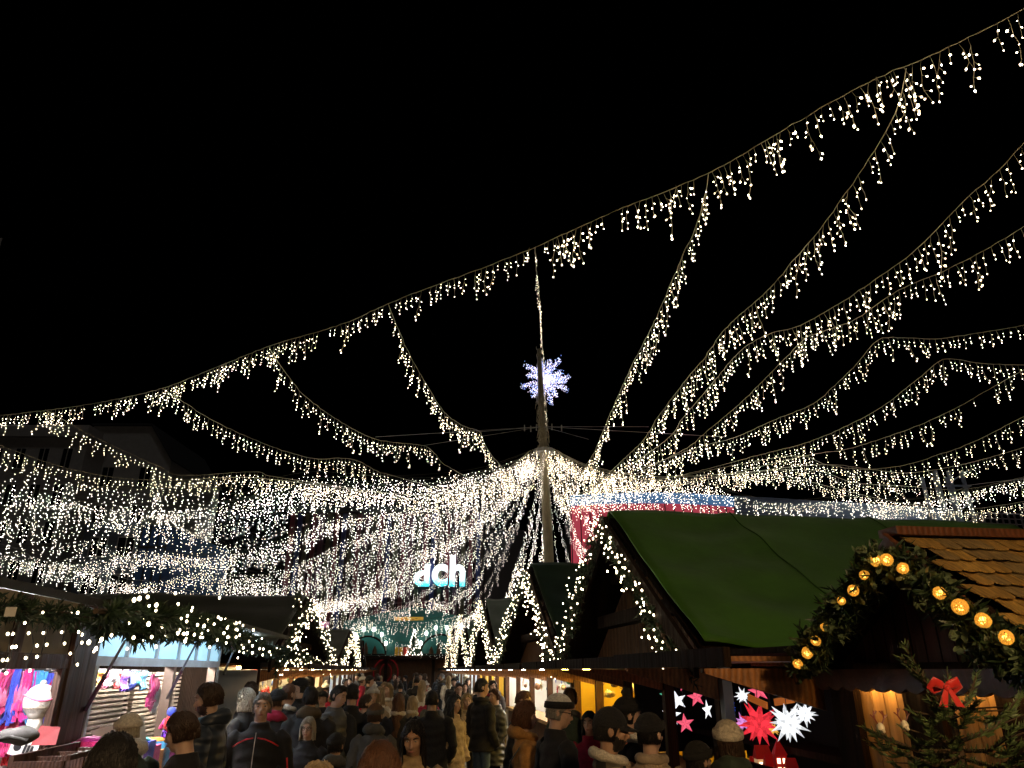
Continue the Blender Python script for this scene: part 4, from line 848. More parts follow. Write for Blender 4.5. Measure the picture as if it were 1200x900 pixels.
    for s0, s1 in zip(edges[:-1], edges[1:]):
        fl = MB(); fl.slab([L(s0 + .03, u(U0 - .03), 2.0), L(s1 - .03, u(U0 - .03), 2.0), L(s1 - .03, u(U0 - .8), 1.99), L(s0 + .03, u(U0 - .8), 1.99)][::sgn], .03); fl.build('awning_flap', WOODO, root)
        fl = MB(); fl.lbox(s0 + .03, s1 - .03, *sorted((u(U0 - .84), u(U0 - .803))), 1.965, 2.06); fl.build('flap_edge', WOODD, root)
    for s0 in edges:
        m = MB(); m.lbox(s0 - .05, s0 + .05, *sorted((u(U0 - .02), u(U0 + .08))), 1.061, ze - .162); m.build('post', WOOD, root)
        m = MB(); m.prism([L(s0 - .015, u(U0 - .025), 1.955), L(s0 - .015, u(U0 - .78), 1.955), L(s0 - .015, u(U0 - .78), 1.935), L(s0 - .015, u(U0 - .025), 1.76)], Vector(L(.03, 0, 0))); m.build('awning_cheek', WOODO, root)
    for s0, s1 in list(zip(edges[:-1], edges[1:]))[lampbays or 0:]:
        sm_ = (s0 + s1) / 2; lamp_bar(L(sm_ - .14, u(U0 - .3), 1.945), L(sm_ + .14, u(U0 - .3), 1.945), 'flap' + label[:12], lampc, lampk * .9, root, .035)
        lamp_bar(L(s0 + .25, u(U0 + .42), ze - .13), L(s1 - .25, u(U0 + .42), ze - .13), label[:18] + name, lampc, lampk, root)
    return root
GH = 'green-roofed gabled huts along the lane'
YELW = mat('wall_yellow', (0.62, 0.40, 0.03), .6, .12, 3, .1); WHW = mat('wall_white', (0.75, 0.73, 0.68), .7, .08, 3, .05); BLKW = mat('wall_black', (0.012, 0.010, 0.009), .8, .3, 4, .1)
h1 = gable_hut('gabled_hut', 'large gabled hut with bright green tarpaulin roof beside the shingled hut', 6.16, 8.74, 11.86, 3.74, 2.09, 5.5, TARPG, WOOD, YEL, 85, 1, GH, bays=(6.2, 7.55, 9.0, 10.4, 11.8), seams=(.28, .62), backm=YELW, nearwall=False, lampbays=2)
h2 = gable_hut('gabled_hut', 'second green gabled hut, straight below the mast, with white-lit goods', 11.95, 15.0, 20.5, 3.95, 2.1, 4.6, TARPD, WOOD, NEUT, 120, 1, GH, backm=WHW)
h3 = gable_hut('gabled_hut', 'third green gabled hut from the viewer, yellow-lit below', 20.64, 24.7, 29.0, 4.1, 2.12, 2.2, TARPD, WOOD, NEUT, 100, 1, GH, backm=YELW)
h4 = gable_hut('gabled_hut', 'fourth green gabled hut from the viewer, blue-white lit below', 29.1, 35.0, 38.7, 4.3, 2.15, 4, TARPD, WOOD, COLD, 100, 1, GH, backm=WHW)
h5 = gable_hut('gabled_hut', 'farthest and narrowest green gabled hut before the teal hut', 38.8, 43.5, 47.5, 4.3, 2.15, 4, TARPD, WOOD, COLD, 60, 1, GH, backm=WHW)
hb = gable_hut('gabled_hut', 'gabled hut with creased olive tarpaulin roof behind the steel stall', 13.6, 17.2, 23.6, 3.42, 2.12, 9, TARPO, WOOD, (1, .74, .36), 110, -1, 'olive-roofed gabled huts along the lane', backm=WHW)
hc = gable_hut('gabled_hut', 'gabled hut with flat-looking olive roof before the teal hut', 25.5, 30.0, 34.0, 3.35, 2.1, 6, TARPO, WOOD, COLD, 60, -1, 'olive-roofed gabled huts along the lane', backm=WHW)
hd = gable_hut('gabled_hut', 'small dark gabled hut at the far left end of the lane', 35, 38, 41.5, 3.3, 2.1, 5, TARPO, WOOD, NEUT, 12, -1, 'olive-roofed gabled huts along the lane', backm=WHW)
def gable_garl(sa, sp_, sb, zap, ze, labs, sgn=1, near=False, nb=70, u=None):
    uu = sgn * (u or (U0 - .28))
    for (s0, lab, z1) in ((sa, labs[0], ze), (sb, labs[1], ze)):
        pts = [L(sp_ + (s0 - sp_) * t, uu, zap - .05 + (z1 - zap) * t - .05 * math.sin(pi * t) - .04 * math.sin(9 * t)) for t in np.linspace(0, 1, 9)]
        garland(pts, lab, 'lit fir garlands on the hut gables', .115 if near else .12, 900 if near else 500, nb, (.0078 if near else .0105), .06, not near, seed=int(s0 * 10), wd=.009 if near else .014, spread=.95 if near else 1.1, bias=L(-.09, -sgn * .10, .02))
gable_garl(6.16, 8.74, 11.86, 3.77, 2.0, ('lit fir garland down the near edge of the large green gable', 'lit fir garland down the far edge of the large green gable'), 1, True, 88)
gable_garl(11.95, 15.0, 20.5, 3.95, 2.05, ('lit fir garland on the near edge of the gable below the mast', 'lit fir garland on the far edge of the gable below the mast'), 1, False, 150)
gable_garl(20.64, 24.7, 29.0, 4.1, 2.05, ('lit garland on the near edge of the third green gable', 'lit garland on the far edge of the third green gable'), 1, False, 150)
gable_garl(29.1, 35.0, 38.7, 4.3, 2.05, ('lit garland on the near edge of the fourth green gable', 'lit garland on the far edge of the fourth green gable'), 1, False, 160)
gable_garl(38.8, 43.5, 47.5, 4.3, 2.05, ('lit garland on the near edge of the farthest green gable', 'lit garland on the far edge of the farthest green gable'), 1, False, 140)
gable_garl(13.6, 17.2, 23.6, 3.42, 2.05, ('lit garland on the near edge of the olive gable behind the steel stall', 'lit garland on the far edge of the olive gable behind the steel stall'), -1, False, 130)
gable_garl(25.5, 30.0, 34.0, 3.35, 2.05, ('lit garland on the near edge of the olive gable before the teal hut', 'lit garland on the far edge of the olive gable before the teal hut'), -1, False, 170)
# strings falling from the mast to the hut roofs and to the square behind
def fall(pe, lab, sag=1.1):
    Q = np.array(pe); I = np.array(ring_pt(Q, .5, 10.2)); nodes = []
    for u in np.linspace(0, 1, 10):
        p = I + (Q - I) * u; nodes.append((p[0], p[1], p[2] - sag * 4 * u * (1 - u)))
    string(nodes, lab, GF, False, .12, .46, .004, .03, lens=None)
fall(L(15.0, U0 - .25, 3.95), 'string of lights falling from the mast to the gable right below it', .7)
fall(L(24.7, U0 - .25, 4.1), 'string of lights falling from the mast to the third green gable', .5)
fall(at(500, 712, 36), 'string of lights falling from the mast past the illuminated letters', 1.2)
fall(at(545, 712, 34), 'string of lights falling from the mast to the fourth green gable', 1.0)
fall(at(440, 716, 38), 'string of lights falling from the mast to the teal hut', 1.4)
fall(at(402, 734, 31), 'string of lights falling from the mast to the olive gable before the teal hut', 1.6)
fall(at(349, 692, 18.5), 'string of lights falling from the mast to the olive gable behind the steel stall', 1.0)
fall(at(372, 728, 33), 'string of lights falling from the mast over the flat olive roof', 1.6)
fall(at(610, 668, 34), 'string of lights falling just to the left of the mast foot', .5); fall(at(655, 668, 31), 'string of lights falling just to the right of the mast foot', .3)
fall(at(672, 668, 34), 'string of lights falling along the edge of the red facade', .5); fall(at(700, 655, 36), 'string of lights falling across the red facade', .9); fall(at(688, 662, 35), 'string of lights falling over the lower red facade', .7)
for i, (pxs, lab) in enumerate([([(345, 706, 36), (390, 722, 37), (430, 716, 38), (470, 728, 38), (520, 722, 37), (560, 712, 34)], 'upper swag of lights across the front of the teal hut'), ([(405, 738, 33), (430, 722, 36), (455, 745, 38), (480, 752, 38), (505, 728, 37), (520, 752, 37), (545, 722, 33)], 'lower swag of lights across the teal hut'), ([(340, 716, 34), (385, 706, 38), (420, 698, 40), (455, 690, 40), (480, 680, 40)], 'swag of lights rising towards the illuminated letters'), ([(380, 735, 36), (420, 726, 38), (455, 733, 38), (490, 735, 38), (530, 728, 37), (575, 706, 26)], 'middle swag of lights across the teal hut')]):
    string([at(*p) for p in pxs], lab, GF, False, .14, .75, .008, .03)
# ------------------------------------------------------------------ star stall
sst = thing('star_stall', L(5.3, U0 + .8, 0), 'dark flat-roofed stall hung with glowing paper stars', 'market stall')
def sb_(nm, s0, s1, u0, u1, z0, z1, m, par=None): b = MB(); b.lbox(s0, s1, u0, u1, z0, z1); return b.build(nm, m, par or sst)
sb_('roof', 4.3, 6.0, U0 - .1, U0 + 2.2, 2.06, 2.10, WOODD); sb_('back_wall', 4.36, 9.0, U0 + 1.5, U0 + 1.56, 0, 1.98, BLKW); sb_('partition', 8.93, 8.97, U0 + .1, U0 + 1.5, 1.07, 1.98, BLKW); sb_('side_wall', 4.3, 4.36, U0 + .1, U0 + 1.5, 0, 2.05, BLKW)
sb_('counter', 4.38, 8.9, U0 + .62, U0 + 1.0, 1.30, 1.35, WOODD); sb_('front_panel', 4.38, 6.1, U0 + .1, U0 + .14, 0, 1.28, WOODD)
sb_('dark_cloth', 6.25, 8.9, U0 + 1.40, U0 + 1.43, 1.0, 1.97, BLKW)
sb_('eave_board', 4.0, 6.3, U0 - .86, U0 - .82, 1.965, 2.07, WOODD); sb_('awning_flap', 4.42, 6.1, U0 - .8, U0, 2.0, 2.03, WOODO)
sb_('post', 4.3, 4.42, U0 - .02, U0 + .09, 0, 2.04, WOODD); sb_('post', 6.04, 6.13, U0 - .02, U0 + .06, 0, 2.04, ALU)
for s0 in (4.5, 6.13):
    m = MB(); m.prism([L(s0 - .02, U0 - .03, 1.96), L(s0 - .02, U0 - .8, 1.96), L(s0 - .02, U0 - .8, 1.935), L(s0 - .02, U0 - .03, 1.72)], Vector(L(.035, 0, 0))); m.build('awning_cheek', WOODO, sst)
lamp_bar(L(4.7, U0 + .95, 2.02), L(5.2, U0 + .95, 2.02), 'star_stall', WARM, 8, sst, .03)
def star_mats(key, c, k):
    return [emat(f'paper_{key}_bright', c, k), emat(f'paper_{key}', tuple(x * .72 for x in c), k), emat(f'paper_{key}_deep', tuple(x * .5 for x in c), k)]  # one paper in three glow tones: bulb falloff and facet shading painted in
SM = {'white': star_mats('white', (.95, .97, 1), 1.5), 'red': star_mats('red', (1, .04, .06), 1.15), 'pink': star_mats('pink', (1, .12, .2), 1.1), 'blue': star_mats('blue', (.05, .16, .9), .9), 'green': star_mats('green', (.16, .75, .45), .8), 'violet': star_mats('violet', (.8, .3, .8), 1.0), 'yellow': star_mats('yellow', (1, .5, .08), 1.0)}
def paper_star(px, py, r_px, u, colr, kind, label, ang=0.0, n=22):
    c = Vector(at_u(px, py, u)); r = r_px / FOC * (c - Vector((0, 0, CAM_Z))).length * .98
    o = thing('paper_star', tuple(c), label, 'star lantern', 'glowing paper stars hung in the stall'); m = MB(); mats = SM[colr]
    if kind == 'spiky':
        rr = random.Random(int(px))
        for i in range(n):
            z = 1 - 2 * (i + .5) / n; a = i * 2.39996 + ang; q = math.sqrt(1 - z * z); d = Vector((q * math.cos(a), z, q * math.sin(a))); L_ = r * (1.0 if i % 2 == 0 else .84)
            x = d.orthogonal().normalized(); y = d.cross(x); w = r * .17; b0 = d * r * .30; t = d * L_
            ps = [b0 + x * w, b0 + y * w, b0 - x * w, b0 - y * w]
            pm = [b0.lerp(t, .38) + (q_ - b0) * .62 for q_ in ps]
            for k in range(4): m.add([c + ps[k], c + ps[(k + 1) % 4], c + pm[(k + 1) % 4], c + pm[k]], [(0, 1, 2, 3)], (k + i) % 2); m.add([c + pm[k], c + pm[(k + 1) % 4], c + t], [(0, 1, 2)], 1 + (k + i) % 2)
        m.ell(tuple(c), r * .36, 12, 8, 0)
        m.build('star_body', mats, o)
    else:
        d = (c - Vector((0, 0, CAM_Z))); d.z = 0; d.normalize(); x = Vector((d.y, -d.x, 0)); yaw = kind == 'turned'; 
        if yaw: x = (x * .55 + d * .6)
        z = Vector((0, 0, 1)); f = x.cross(z) * r * .28; pts = []
        for i in range(10):
            a = ang + pi / 2 + i * pi / 5; q = r if i % 2 == 0 else r * .40; pts.append(c + x * q * math.cos(a) + z * q * math.sin(a))
        for i in range(10):
            m.add([c + f, pts[i], pts[(i + 1) % 10]], [(0, 1, 2)], i % 2); m.add([c - f, pts[(i + 1) % 10], pts[i]], [(0, 1, 2)], i % 2)
        m.build('star_body', mats, o)
    m = MB(); m.bar(tuple(c + Vector((0, 0, r * .5))), (c.x, c.y, 1.985), .004); m.build('hanging_cord', IRON, o)
paper_star(870, 815, 9.5, U0 + .45, 'white', 'spiky', 'small white many-pointed star near the top, between blue and red stars', n=18)
paper_star(889, 810, 11, U0 + .30, 'pink', 'flat', 'rosy red five-pointed star beside the orange signboard', .2)
paper_star(854, 830, 9, U0 + .5, 'blue', 'spiky', 'small deep blue many-pointed star', n=30)
paper_star(870, 847, 11, U0 + .55, 'violet', 'spiky', 'violet-pink pointed star in front of the cream beanie', n=12)
paper_star(889, 848, 24, U0 + .35, 'red', 'spiky', 'largest red many-pointed star above the lit toy houses', n=26)
paper_star(924, 847, 22, U0 + .12, 'white', 'spiky', 'largest white many-pointed star', .4, n=26)
paper_star(943, 836, 14, U0 + .05, 'white', 'spiky', 'medium white star touching the post of the stall', 1.0, n=20)
paper_star(906, 854, 9, U0 + .6, 'yellow', 'spiky', 'small yellow star peeping out behind the largest red one', n=12)
paper_star(863, 851, 9, U0 + .7, 'pink', 'spiky', 'small rosy star half hidden behind the violet one', n=14)
paper_star(782, 815, 8.5, U0 + .2, 'green', 'flat', 'mint green five-pointed star', .1)
paper_star(794, 821, 10, U0 + .3, 'white', 'flat', 'white five-pointed star right under the mint green one', .25)
paper_star(787, 838, 10.5, U0 + .15, 'white', 'flat', 'lowest white five-pointed star over the pale fleece coat', -.1)
paper_star(816, 817, 10, U0 + .3, 'pink', 'flat', 'red dotted five-pointed star under the awning cheek', .15)
paper_star(829, 832, 10, U0 + .15, 'white', 'turned', 'white five-pointed star turned edgeways beside the metal post', .1)
paper_star(803, 848, 10, U0 + .3, 'pink', 'flat', 'lowest red five-pointed star of the five-pointed ones', .1)
paper_star(799, 803, 6, U0 + .25, 'pink', 'flat', 'small pale red star half covered by the awning', .4)
paper_star(782, 801, 4, U0 + .25, 'blue', 'flat', 'tiny blue star at the top above the mint green one', .4)
paper_star(752, 829, 15, U0 + .3, 'red', 'spiky', 'red many-pointed star beside the black bobble hat', n=22)
paper_star(847, 797, 3.5, U0 + .3, 'blue', 'flat', 'tiny light blue star high beside the small white star', .4)
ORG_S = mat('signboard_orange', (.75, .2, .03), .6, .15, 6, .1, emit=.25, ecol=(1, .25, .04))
for (a, b_, lab) in (((877, 817), (899, 827), 'tilted orange signboard above the largest red star'), ((908, 823), (930, 819), 'orange signboard hung above the largest white star')):
    p, q = at_u(a[0], a[1], U0 + .2), at_u(b_[0], b_[1], U0 + .2); t = thing('signboard', p, lab, 'signboard', 'orange signboards among the stars'); m = MB(); m.bar(p, q, .012, .05, up=(0, 0, 1)); m.build('board', ORG_S, t); m = MB(); m.bar(((p[0] + q[0]) / 2, (p[1] + q[1]) / 2, (p[2] + q[2]) / 2), ((p[0] + q[0]) / 2, (p[1] + q[1]) / 2, 1.985), .004); m.build('hanging_cord', IRON, t)
# lit toy houses on the counter
LITW = emat('toy_window_glow', (1, .78, .45), 4); TOYW = mat('toy_wall', (.7, .5, .32), .6, .3, 60, .2, emit=.35, ecol=(1, .6, .28)); TOYR = mat('toy_roof_red', (.55, .012, .015), .5, .2, 20, .1, emit=.05, ecol=(1, .03, .03))
def toy_house(px, py, wpx, hpx, label, tower=False):
    c = Vector(at_u(px, py, U0 + .55)); k = (c - Vector((0, 0, CAM_Z))).length / FOC; w, h = wpx * k / 2, hpx * k; o = thing('toy_house', (c.x, c.y, c.z - h), label, 'toy house', 'lit toy houses on the star stall counter'); zb = c.z - h
    m = MB(); m.box(c.x - w, c.x + w, c.y - w * .8, c.y + w * .8, zb, zb + h * .6); m.build('wall', TOYR if tower else TOYW, o)
    m = MB(); zr = zb + h * .6; m.prism([(c.x - w * 1.15, c.y - w, zr), (c.x + w * 1.15, c.y - w, zr), (c.x + w * (.05 if tower else .8), c.y, zb + h), (c.x - w * (.05 if tower else .8), c.y, zb + h)], (0, .001, 0))
    m = MB(); a = [(c.x - w * 1.15, c.y - w, zr), (c.x + w * 1.15, c.y - w, zr), (c.x + w * 1.15, c.y + w, zr), (c.x - w * 1.15, c.y + w, zr)]; t = [(c.x - w * (.1 if tower else 1.0), c.y, zb + h), (c.x + w * (.1 if tower else 1.0), c.y, zb + h)]
    m.add(a + t, [(0, 1, 5, 4), (2, 3, 4, 5), (1, 2, 5), (3, 0, 4), (0, 3, 2, 1)]); m.build('roof', TOYR, o)
    for i in (-.5, .5):
        for j in (.15, .38): m = MB(); m.box(c.x + w * i - w * .27, c.x + w * i + w * .27, c.y - w * .8 - .006, c.y - w * .8 - .001, zb + h * j, zb + h * (j + .13)); m.build('window', LITW, o)
toy_house(892, 873, 14, 30, 'lit toy house with red roof under the largest red star'); toy_house(885, 886, 11, 22, 'small pale lit toy house at the front of the counter'); toy_house(911, 866, 11, 34, 'red toy tower with lit windows', True); toy_house(904, 884, 14, 26, 'lit toy house with broad red gable beside the tower'); toy_house(926, 888, 10, 22, 'tiny red toy house at the end of the counter')
# small goods and coloured things in the right-hand stalls
GOODM = [mat('good_' + n, c, .5, .2, 20, .1) for n, c in (('cream', (.7, .62, .45)), ('silver', (.5, .52, .52)), ('red', (.5, .03, .03)), ('straw', (.6, .42, .15)), ('brown', (.2, .1, .05)), ('blue', (.08, .15, .4)), ('green', (.06, .2, .08)))]
def ornament(p, r, mi, kind, label, group):
    o = thing('ornament', p, label, 'ornament', group)
    m = MB()
    if kind == 0:
        m.ell(p, (r, r, r * 1.1), 12, 8); m.build('glass_ball', GOODM[mi], o, smooth=True); m = MB(); m.loft([(p[0], p[1], p[2] + r), (p[0], p[1], p[2] + r * 1.4)], [r * .25, r * .2], 8); m.build('ball_cap', ALU, o)
    elif kind == 1:
        for i in range(8):
            a = i * pi / 4; q = r * (1.25 if i % 2 == 0 else .9); m.bar(p, (p[0] + q * math.cos(a) * DX, p[1] + q * math.cos(a) * DY, p[2] + q * math.sin(a)), r * .22)
        m.build('straw_star', GOODM[mi], o)
    else:
        m.loft([(p[0], p[1], p[2] - r * 1.4), (p[0], p[1], p[2] - r * .2), (p[0], p[1], p[2] + r * .2)], [r * .8, r * .65, r * .3], 10); m.build('jar_body', GOODM[mi], o, smooth=True); m = MB(); m.loft([(p[0], p[1], p[2] + r * .2), (p[0], p[1], p[2] + r * .6)], [r * .45, r * .45], 10); m.build('lid', GOODM[(mi + 2) % 7], o)
rg = random.Random(4)
def fill(sa, sb, u, zs, n, label, group, kinds=(0, 1, 2), r0=.05, r1=.09, mis=range(7)):
    for i in range(n):
        s = sa + (sb - sa) * (i + rg.random() * .7) / n; ornament(L(s, u, rg.choice(zs) + rg.uniform(-.03, .03)), rg.uniform(r0, r1), rg.choice(list(mis)), rg.choice(kinds), label, group)
fill(12.5, 20, U0 + .3, (1.62, 1.78, 1.9), 46, 'small decoration hanging in the white-lit hut below the mast', 'decorations in the white-lit hut', (0, 1), .04, .075)
fill(9.2, 11.6, U0 + .35, (1.6, 1.75, 1.88), 26, 'small decoration hanging at the yellow-walled end of the large green hut', 'decorations in the large green hut', (0, 1), .03, .055, (0, 1, 3, 4))
fill(21, 28.6, U0 + .3, (1.7, 1.85), 18, 'small decoration in the third green hut', 'decorations in the third green hut', (0, 1), .06, .09)
fill(14, 23, -(U0 + .35), (1.55, 1.72, 1.88), 50, 'small colourful item hanging in the yellow-lit stall', 'items in the yellow-lit stall', (0, 1, 2), .05, .09)
fill(26, 33.5, -(U0 + .3), (1.7, 1.85), 14, 'small item in the blue-white stall', 'items in the blue-white stall', (0, 2), .06, .09)
ornament(at_u(683, 807, U0 + 1.2), .085, 4, 1, 'dark wooden star on the yellow wall of the large green hut', None)
# ------------------------------------------------------------------ shingled hut
UA = 2.378
ha = thing('shingled_hut', L(3.4, UA + .6, 0), 'near brown wooden hut with shingle roof and lit fir garland', 'market hut')
def hb_(nm, s0, s1, u0, u1, z0, z1, m, par=None): b = MB(); b.lbox(s0, s1, u0, u1, z0, z1); return b.build(nm, m, par or ha)
_a, _b, _p = at_u(1222, 772, UA - .1), at_u(930, 788, UA - .1), at_u(1041, 630, UA - .1)
SA, SB, SPk, ZP, ZE = s_of(_a), s_of(_b), s_of(_p), _p[2], 1.97
ROOFB = mat('bargeboard_russet', (0.12, 0.042, 0.018), .4, .3, 5, .15, 'wood', stretch=(4, 4, 4)); WALLR = mat('hut_wood_russet', (0.12, 0.032, 0.022), .5, .35, 5, .2, 'wood', stretch=(5, 5, .5)); SHG = mat('shingle_wood', (0.60, 0.36, 0.09), .55, .6, 9, .5, 'wood', stretch=(9, 1.4, 1.4)); SHG2 = mat('shingle_wood_worn', (0.46, 0.27, 0.07), .6, .6, 7, .5, 'wood', stretch=(11, 1.2, 1.2)); SHG3 = mat('shingle_wood_grey', (0.34, 0.23, 0.09), .6, .65, 8, .5, 'wood', stretch=(8, 1.6, 1.6))
for se in (SA, SB):
    m = MB(); q = [L(SPk, UA - .08, ZP), L(SPk, UA + 3.2, ZP), L(se, UA + 3.2, ZE), L(se, UA - .08, ZE)]; m.slab(q if se > SPk else q[::-1], .03); m.v = [(a, b, c - .03) for a, b, c in m.v]; rf = m.build('roof', WOODD, ha)
    m = MB(); rows = 9; up = Vector((0, 0, 1)); dn = Vector(L(se - SPk, 0, ZE - ZP)); dl = dn.length; dn.normalize(); al = Vector(L(0, 1, 0)); nr = dn.cross(al); nr = nr if nr.z > 0 else -nr
    for j in range(rows):
        n = 40
        for i in range(n):
            a = Vector(L(SPk, UA - .06 + 3.25 * i / n + (.07 if j % 2 else 0), ZP)) + dn * (dl * j / rows + .02); w = 3.25 / n * .97; ln = dl / rows * 1.32; lift = .008 + random.uniform(0, .007)
            sh = []
            for (x, y) in ((0, 0), (w, 0), (w, ln * .86), (w * .8, ln * .97), (w * .5, ln * (1.0 + random.uniform(-.02, .03))), (w * .2, ln * .97), (0, ln * .86)): sh.append(a + al * x + dn * y + nr * (.012 + lift * 1.9 * y / ln))
            m.prism(sh, nr * .005, random.randrange(3))
    m.build('shingle', [SHG, SHG2, SHG3], rf)
m = MB(); m.lbox(SPk - .07, SPk + .07, UA - .1, UA + 3.2, ZP + .005, ZP + .045); m.build('ridge_cap', ROOFB, ha)
for se in (SA, SB):
    m = MB(); q = [L(SPk, UA - .1, ZP + .02), L(se, UA - .1, ZE + .02), L(se, UA - .1, ZE - .10), L(SPk, UA - .1, ZP - .13)]; m.slab(q, .03); m.build('bargeboard', ROOFB, ha)
m = MB(); nb = 16
for i in range(nb):
    s0, s1 = SA + .1 + (SB - SA - .2) * i / nb + .004, SA + .1 + (SB - SA - .2) * (i + 1) / nb - .004; f = lambda s: ZE + (ZP - ZE) * (1 - abs(s - SPk) / ((SPk - SA) if s < SPk else (SB - SPk))) - .07
    if min(f(s0), f(s1)) > 1.95: m.prism([L(s0, UA + .12, 1.93), L(s1, UA + .12, 1.93), L(s1, UA + .12, f(s1)), L(s0, UA + .12, f(s0))], Vector(L(0, .025, 0)))
m.build('gable_plank', WALLR, ha)
m = MB(); nsc = 13                       # scalloped fascia
for i in range(nsc):
    s0, s1 = SA + .02 + (SB - SA - .04) * i / nsc, SA + .02 + (SB - SA - .04) * (i + 1) / nsc
    m.prism([L(s0, UA + .02, 1.955), L(s0, UA + .02, 1.865)] + [L(s0 + (s1 - s0) * t, UA + .02, 1.865 - .022 * math.sin(pi * t)) for t in (.25, .5, .75)] + [L(s1, UA + .02, 1.865), L(s1, UA + .02, 1.955)], Vector(L(0, .025, 0)))
m.build('scalloped_fascia', ROOFB, ha)
hb_('eave_beam', SA, SB, UA + .05, UA + .11, 1.94, 1.985, WOODD)
pan = [(3.62, 4.05), (3.0, 3.36), (2.45, 2.78)]
for k, (s0, s1) in enumerate(pan):
    m = MB(); n = 4
    for i in range(n): m.lbox(s0 + (s1 - s0) * i / n + .003, s0 + (s1 - s0) * (i + 1) / n - .003, UA + .14, UA + .165 + .004 * (i % 2), .9, 1.93)
    m.build('pine_plank', PINE, ha)
for s0, s1 in ((4.05, 4.28), (3.36, 3.62), (2.78, 3.0), (2.30, 2.45)): hb_('post', s0, s1, UA + .10, UA + .2, 0, 1.935, WOODD)
hb_('side_wall', 4.29, 4.34, UA + .2, UA + 2.8, 0, 1.96, WALLR); hb_('back_wall', 2.3, 4.28, UA + 2.8, UA + 2.86, 0, 1.96, WALLR); hb_('front_panel', 2.46, 4.04, UA + .13, UA + .18, 0, .9, WALLR)
lamp_bar(L(3.7, UA + .075, 1.925), L(3.95, UA + .075, 1.925), 'fascia', (1, .55, .16), 48, ha, .025); lamp_bar(L(2.5, UA + .075, 1.925), L(3.3, UA + .075, 1.925), 'fascia2', (1, .55, .16), 17, ha, .025)  # warm lamps assumed behind the fascia, added to light the pine panels
# garland with amber balls
gp = [at_u(x, y, UA - .20) for x, y in ((936, 786), (945, 768), (966, 742), (985, 715), (1003, 690), (1022, 668), (1044, 654), (1068, 668), (1095, 690), (1122, 714), (1148, 738), (1175, 757), (1215, 778))]
ga = garland(gp, 'thick fir garland with amber balls along the gable of the shingled hut', None, .095, 3000, 0, ln=.055, wd=.008)
BOXL = mat('box_leaf', (0.11, 0.15, 0.08), .4, .5, 20, 0)
V, F, _ = needles_mesh(gp, .10, 1500, .036, .022); d = bpy.data.objects.new('leaf_foliage', np_mesh('leaf_foliage', V - np.array(ORG[ga.name]), F, np.zeros(len(F)), [BOXL])); COL.objects.link(d); d.parent = ga
AMB = emat('amber_glow', (1, .58, .09), 6.5); RAT = mat('amber_rattan', (.6, .34, .06), .6, .4, 40, .1, emit=.45, ecol=(1, .46, .05))
BALL = None
for i, (px, py, r, lab) in enumerate([(935, 778, 6, 'lowest amber ball at the foot of the garland'), (946, 765, 7, 'amber ball second from the foot of the garland'), (956, 751, 6, 'amber ball third from the foot, half sunk in fir'), (966, 735, 5, 'small amber ball in the middle of the rising garland'), (986, 704, 5, 'small dim amber ball before the gable corner'), (1000, 692, 7, 'amber ball below the bend of the garland'), (1013, 674, 6, 'amber ball on the rising garland just below the peak pair'), (1027, 657, 7.5, 'left one of the two touching amber balls at the peak'), (1039, 656, 7.5, 'right one of the two touching amber balls at the peak'), (1058, 666, 7, 'amber ball just past the peak pair, with a small companion'), (1101, 695, 7.5, 'first amber ball on the falling garland after the peak'), (1125, 711, 9, 'largest amber ball on the falling garland'), (1152, 727, 8.5, 'amber ball next below the largest one'), (1179, 747, 8, 'amber ball near the frame edge, half hidden by leaves')]):
    c = Vector(at_u(px, py, UA - .27)); R = r / FOC * (c - Vector((0, 0, CAM_Z))).length
    o = thing('amber_ball', tuple(c), lab.replace('left one', 'lower-set one').replace('right one', 'other one'), 'light ball', 'amber lattice balls in the fir garland')
    if BALL is None:
        m = MB(); m.ell((0, 0, 0), .55, 12, 8); i_ = m.build('glow_core', AMB, o, (0, 0, 0)); m = MB(); rr = random.Random(2)
        for q in range(30):
            ax = Vector((rr.gauss(0, 1), rr.gauss(0, 1), rr.gauss(0, 1))).normalized(); x = ax.orthogonal().normalized(); y = ax.cross(x); off = rr.uniform(-.5, .5); w = math.sqrt(1 - off * off) * rr.uniform(.86, 1.06)
            m.tube([ax * off + (x * math.cos(t) + y * math.sin(t)) * w for t in np.linspace(0, 6.283, 15)], .055, 4)
        w_ = m.build('rattan_lattice', RAT, o, (0, 0, 0)); i_.scale = w_.scale = (R * .78,) * 3; BALL = (i_, w_)
    else:
        for q in BALL: link_copy(q, o, None, (i, i * 2, i * .7), (R * .78,) * 3)
